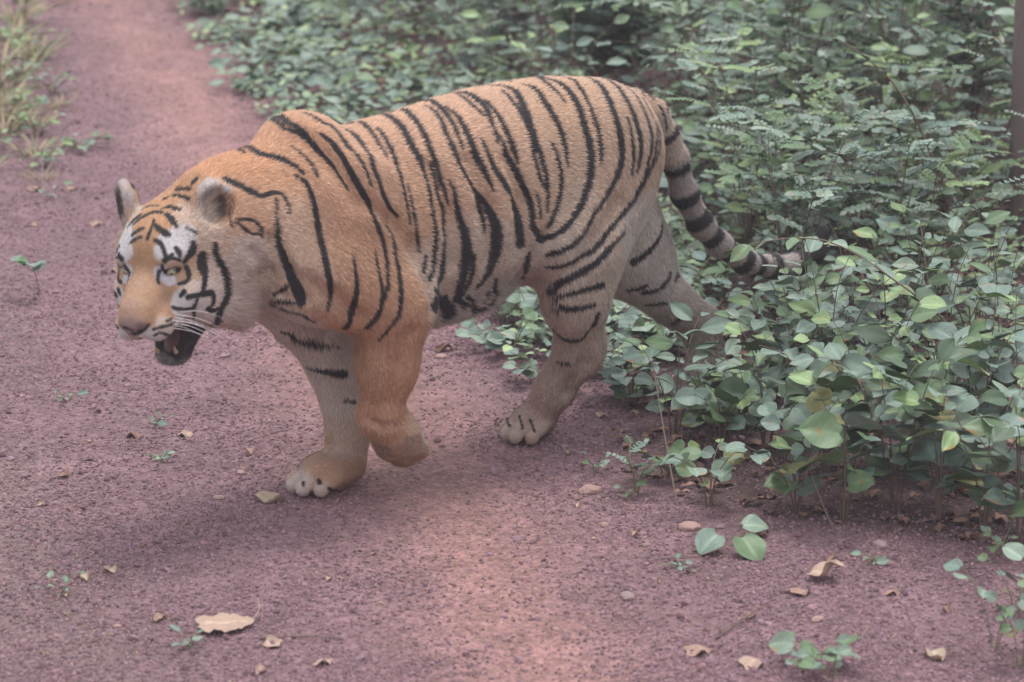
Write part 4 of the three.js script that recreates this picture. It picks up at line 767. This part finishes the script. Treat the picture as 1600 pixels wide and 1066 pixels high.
// grass tufts on the left edge of the track
const BLADE = [.02, .05, .09].map((c, i) => leafGeo('blade', 60 + i, { nu: 6, nv: 2, fold: .3, droop: .35 + .2 * i }));
const STRAW = [leafMat(.38, .31, .18, .7), leafMat(.20, .25, .13, .7), leafMat(.28, .28, .16, .7)];
{
  const R = rng(313); let first = true;
  for (const [x, z, h] of [[-2.22, -13.8, .3], [-2.07, -13.5, .26], [-2.06, -12.54, .26], [-1.90, -12.11, .2], [-2.2, -13.29, .3], [-1.80, -11.59, .16], [-2.1, -13.14, .26], [-1.98, -11.99, .22], [-2.3, -14.4, .3], [-2.12, -12.8, .25], [-1.95, -11.3, .16], [-1.84, -12.5, .12], [-2.35, -15, .3], [-2.02, -12.25, .24], [-2.15, -12.2, .26], [-1.72, -11.2, .1]]) {
    const root = thing('grass_tuft', 'tuft of yellowing grass on the open edge of the track across from the thicket', 'grass', [x, groundY(x, z) - .003, z], 0, 'grass tufts on the open edge of the track');
    for (let k = 0; k < 34; k++) { const a = R() * 6.28, d = V(Math.cos(a) * .55, .8 + .6 * R(), Math.sin(a) * .55).normalize(), q = mesh('blade', BLADE[k % 3], STRAW[R() * 3 | 0], root); leafMatrix(V(Math.cos(a) * .05 * R(), 0, Math.sin(a) * .05 * R()), d, V(-Math.cos(a), 1, -Math.sin(a)).normalize(), h * (.25 + .55 * R())).clone().decompose(q.position, q.quaternion, q.scale); }
  }
}
// ---------------------------------------------------------------- things lying on the track
{
  const R = rng(909), DRY = [leafMat(.42, .30, .235, .75), leafMat(.34, .22, .17, .75), leafMat(.24, .14, .11, .8), leafMat(.46, .36, .27, .75)], geos = [0, 1, 2, 3, 4, 5].map((k) => leafGeo(k % 2 ? 'oval' : 'round', 200 + k, { nu: 9, nv: 6, fold: .1, droop: .05, wave: .09, curl: .35 + .18 * k }));
  const lie = (q, x, z, s, turn, tilt = .12, up = .1) => { const m = leafMatrix(V(0, 0, 0), V(Math.cos(turn), tilt * (R() - .5), Math.sin(turn)), V((R() - .5) * .5, 1, (R() - .5) * .5).normalize(), s).clone(); m.decompose(q.position, q.quaternion, q.scale); q.position.set(x, groundY(x, z) + .004 + s * up * .4, z); };
  // the big crumpled leaf with its stalk
  const big = thing('crumpled_dry_leaf', 'large crumpled pale dry leaf with a curved stalk lying on the gravel', 'dry leaf', [-.71, groundY(-.66, -6.68) + .006, -6.685]);
  { const g = leafGeo('round', 777, { nu: 16, nv: 12, fold: .04, droop: 0, wave: .05 }), p = g.attributes.position; for (let i = 0; i < p.count; i++) { const x = p.getX(i), z = p.getZ(i); p.setY(i, .10 * Math.abs(noise(x * 7, 1, z * 7)) + .05 * noise(x * 15, 3, z * 15) + .05); p.setZ(i, z * .85 + .05 * noise(x * 5, 4, z * 5)); } g.computeVertexNormals(); const q = mesh('blade', g, DRY[0], big); leafMatrix(V(0, 0, 0), V(.98, 0, -.12), V(0, 1, 0), .125).clone().decompose(q.position, q.quaternion, q.scale); q.position.set(0, 0, 0); mesh('stalk', tube([[.112, .006, -.025], [.13, .02, -.05], [.128, .045, -.07]], .0016, .001).geo, DRY[3], big); }
  const LONE = [[-.44, -6.46, .055, 1, 0, -.5, 'narrow tan dry leaf curled on the gravel beyond the crumpled leaf'], [.715, -7.02, .085, 2, 0, .3, 'upturned beige dry leaf standing on edge among the green sprouts'], [-.66, -7.59, .095, 3, 3, .15, 'torn straw-coloured leaf lying beside the planted forepaw'], [.56, -6.78, .045, 1, 2, 2.2, 'dark withered leaf on a thin fallen twig']];
  for (const [x, z, s, k, m, t, label] of LONE) { const q = tag(mesh('dry_leaf', geos[k], DRY[m], scene), label, 'dry leaf', 'dry leaves on the gravel'); lie(q, x, z, s, t, x > .7 ? 1.2 : .12); }
  for (const [x, z, s] of [[-1.04, -8.14, .04], [-.90, -8.14, .035], [-.70, -7.96, .05], [-1.18, -7.55, .025], [-.91, -7.23, .022], [-.23, -8.96, .06], [.23, -8.31, .04], [-1.14, -8.34, .025], [-.6, -11.99, .06], [-.52, -6.58, .04], [-.43, -7.02, .025], [-1.01, -6.99, .045], [.93, -6.54, .05], [1.0, -6.78, .04], [.39, -6.54, .05], [.51, -6.45, .05], [-1.17, -7.76, .035], [.78, -7.17, .045], [.66, -6.9, .04], [-1.74, -11.02, .05], [-1.59, -11.07, .05], [-1.43, -10.53, .04], [-1.63, -10.49, .04], [.31, -7.35, .035], [.49, -7.31, .03], [-.8, -6.75, .03], [-1.02, -9.2, .03], [-1.3, -9.9, .035], [.60, -7.3, .04], [.15, -7.95, .03], [.36, -8.1, .035], [-.95, -7.05, .03], [.87, -6.9, .04], [-.55, -6.44, .04]])
    lie(tag(mesh('fallen_leaf', geos[R() * 6 | 0], DRY[R() * 4 | 0], scene), 'small brown fallen leaf scattered on the gravel track', 'dry leaf', 'small fallen leaves on the track'), x, z, s * 1.15, R() * 6.28);
  // two big green leaves on a fallen sprig
  const sp = thing('fallen_sprig', 'fallen sprig with two large limp green leaves lying on the gravel', 'sprig', [.42, groundY(.42, -7.16) + .004, -7.16]);
  mesh('twig', tube([[-.06, .004, .02], [.02, .008, .02], [.09, .02, -.01], [.15, .03, -.03]], .002, .0012).geo, STEM, sp);
  for (const [px, py, pz, dx, dy, dz, nx, ny, nz, s, t] of [[.08, .035, -.06, -.55, -.22, .6, -.1, .85, .5, .075, 'sage'], [.14, .035, -.04, .30, -.25, .62, .12, .85, .45, .082, 'mid'], [.15, .03, -.14, .9, .02, -.1, 0, 1, .35, .065, 'pale']]) { const q = mesh('leaf', leafGeo('round', 90 + s * 100, { fold: .25, droop: .2, wave: .05, nu: 12, nv: 10, veins: 1 }), GREEN[t], sp); leafMatrix(V(px, py, pz), V(dx, dy, dz), V(nx, ny, nz).normalize(), s).clone().decompose(q.position, q.quaternion, q.scale); }
  // stones
  const stoneMat = [new THREE.MeshStandardMaterial({ color: new THREE.Color(.36, .235, .20), roughness: .9 }), new THREE.MeshStandardMaterial({ color: new THREE.Color(.27, .19, .185), roughness: .9 })];
  const stoneGeo = [1, 2, 3, 4].map((sd) => { const g = new THREE.IcosahedronGeometry(1, 3), p = g.attributes.position, v = V(); for (let i = 0; i < p.count; i++) { v.fromBufferAttribute(p, i); v.multiplyScalar(1 + .32 * fbm(v.x * 1.2 + sd * 5, v.y * 1.2, v.z * 1.2, 3)); v.x = Math.round(v.x * 3) / 3 * .25 + v.x * .75; p.setXYZ(i, v.x * 1.2, v.y * .55, v.z * .85); } g.computeVertexNormals(); return g; });
  [[.44, -7.37, .024, 'flat-topped buff stone in front of the shrubs'], [.27, -6.89, .019, 'pale rounded stone alone on the open dusty rut'], [.20, -7.66, .026, 'smooth half-buried grey-pink stone beside the fern-like seedling'], [.90, -7.24, .02, 'brown stone at the foot of the round-leaved shrubs']].forEach(([x, z, s, l], i) => { const q = tag(mesh('stone', stoneGeo[i], stoneMat[i % 2], scene), l, 'stone', 'stones on the track'); q.position.set(x, groundY(x, z) + s * .2, z); q.scale.setScalar(s); q.rotation.y = i * 1.7; });
  for (const [x, z, s] of [[-.71, -7.81, .011], [-.5, -7.84, .012], [-.75, -7.61, .013], [.7, -6.74, .014], [.23, -7.4, .011], [.14, -8.03, .011], [-.21, -8.9, .016], [-.3, -7.3, .008], [-.9, -6.7, .009], [.1, -6.7, .008], [-.58, -7.1, .009], [.33, -7.25, .010], [.52, -7.38, .012], [-1.1, -8.6, .011], [-.85, -8.9, .012]]) { const q = tag(mesh('pebble', stoneGeo[R() * 4 | 0], stoneMat[R() * 2 | 0], scene), 'small reddish pebble lying loose on the gravel', 'pebble', 'loose pebbles on the track'); q.position.set(x, groundY(x, z) + s * .2, z); q.scale.setScalar(s); q.rotation.y = R() * 6; }
  // twigs
  for (const [pts, l] of [[[[.46, .004, -6.62], [.53, .012, -6.72], [.60, .03, -6.80]], 'thin fallen twig propped on the gravel below a withered leaf'], [[[-.57, .004, -6.62], [-.46, .006, -6.63], [-.38, .004, -6.62]], 'thin straight twig lying on the gravel beyond the crumpled leaf'], [[[-.86, .004, -8.45], [-.82, .008, -8.42], [-.79, .005, -8.40]], 'short pale twig lying on the gravel below the jaw of the tiger'], [[[.42, .0, -7.55], [.40, .10, -7.70], [.37, .27, -7.95]], 'thin bare stalk slanting up beside the saplings'], [[[.80, .0, -7.33], [.76, .09, -7.38], [.73, .17, -7.42]], 'stiff grey twig stuck upright in front of the round-leaved shrubs']]) { const { geo } = tube(pts.map((p) => [p[0] - pts[0][0], p[1] - pts[0][1], p[2] - pts[0][2]]), .0026, .0012); const q = tag(mesh('twig', geo, STEM, scene), l, 'twig'); q.position.set(pts[0][0], groundY(pts[0][0], pts[0][2]) + pts[0][1], pts[0][2]); }
}
// litter of dead leaves under the bushes
{
  const R = rng(616), n = 4200, g = leafGeo('oval', 5, { nu: 4, nv: 2, fold: .2, droop: .1, wave: .1, curl: .5 }), im = new THREE.InstancedMesh(g, new THREE.MeshStandardMaterial({ vertexColors: true, roughness: .85, side: THREE.DoubleSide }), n), C = new THREE.Color(); let k = 0;
  for (let t = 0; t < 90000 && k < n; t++) { const z = -7.2 - 8.5 * R(), x = vergeX(z) - .15 + R() * 3.4; if (x > -z * .172 + .2 || zones(x, z).forest < R() * .9) continue; const a = R() * 6.28; im.setMatrixAt(k, leafMatrix(V(x, groundY(x, z) + .004 + .012 * R(), z), V(Math.cos(a), .3 * (R() - .5), Math.sin(a)), V(R() - .5, 1.2, R() - .5).normalize(), .025 + .045 * R())); const v = .5 + .9 * R(); C.setRGB(.20 * v, .12 * v, .09 * v); im.setColorAt(k, C); k++; }
  im.count = k; im.name = 'leaf_litter'; im.castShadow = im.receiveShadow = true; tag(im, 'brown dead leaves carpeting the soil under the bushes', 'leaf litter', null, 'stuff'); scene.add(im);
}
// crumbs of straw, bark and broken leaf blown over the gravel
{
  const R = rng(828), n = 1500, g = leafGeo('oval', 8, { nu: 3, nv: 2, fold: .3, droop: .1, wave: .1, curl: .8 }), im = new THREE.InstancedMesh(g, new THREE.MeshStandardMaterial({ vertexColors: true, roughness: .9, side: THREE.DoubleSide }), n), C = new THREE.Color(); let k = 0;
  for (let t = 0; t < 60000 && k < n; t++) { const z = -6.2 - 6 * R() * R(), x = (R() * 2 - 1) * (-z * .172 + .1), q = zones(x, z); if (R() < q.rut * .8 || fbm(x * 2.4, 31, z * 2.4, 3) < .02 - .35 * q.forest - .3 * Math.exp(-(((x - vergeX(z)) / .25) ** 2))) continue; const a = R() * 6.28, L = .006 + .016 * R() * R(); im.setMatrixAt(k, leafMatrix(V(x, groundY(x, z) + .003, z), V(Math.cos(a), .4 * (R() - .5), Math.sin(a)), V(R() - .5, 1, R() - .5).normalize(), L)); const v = .4 + .8 * R(), h = R(); C.setRGB((.26 + .16 * h * h) * v, (.16 + .15 * h * h) * v, (.12 + .10 * h * h) * v); im.setColorAt(k, C); k++; }
  im.count = k; im.name = 'plant_debris'; im.castShadow = im.receiveShadow = true; tag(im, 'fine brown plant debris blown over the gravel', 'debris', null, 'stuff'); scene.add(im);
}
// low green ground cover between the shrubs
{
  const R = rng(717), n = 9000, g = leafGeo('small', 6, { nu: 4, nv: 2, fold: .2, droop: .2 }), im = new THREE.InstancedMesh(g, new THREE.MeshStandardMaterial({ vertexColors: true, roughness: .5, side: THREE.DoubleSide }), n), C = new THREE.Color(); let k = 0;
  for (let t = 0; t < 90000 && k < n; t++) { const z = -8.6 - 8 * R(), x = vergeX(z) - .12 + R() * 3.2; if (x > -z * .172 + .2 || noise(x * 2.5, 3, z * 2.5) + .35 < R() * .8 || !clearOfTiger(x, .05, z, .08)) continue; const a = R() * 6.28, y = groundY(x, z) + .01 + .09 * R(); im.setMatrixAt(k, leafMatrix(V(x, y, z), V(Math.cos(a), .5 * (R() - .5), Math.sin(a)), V(R() - .5, 1.3, R() - .3).normalize(), .022 + .03 * R())); const v = .7 + .6 * R(), q = R(); C.setRGB((.15 + .10 * q * q) * v, (.235 + .10 * q * q) * v, .145 * v); im.setColorAt(k, C); k++; }
  im.count = k; im.name = 'ground_cover'; im.castShadow = im.receiveShadow = true; tag(im, 'mat of tiny green leaves between the shrubs', 'ground cover', null, 'stuff'); scene.add(im);
}
renderer.render(scene, camera);
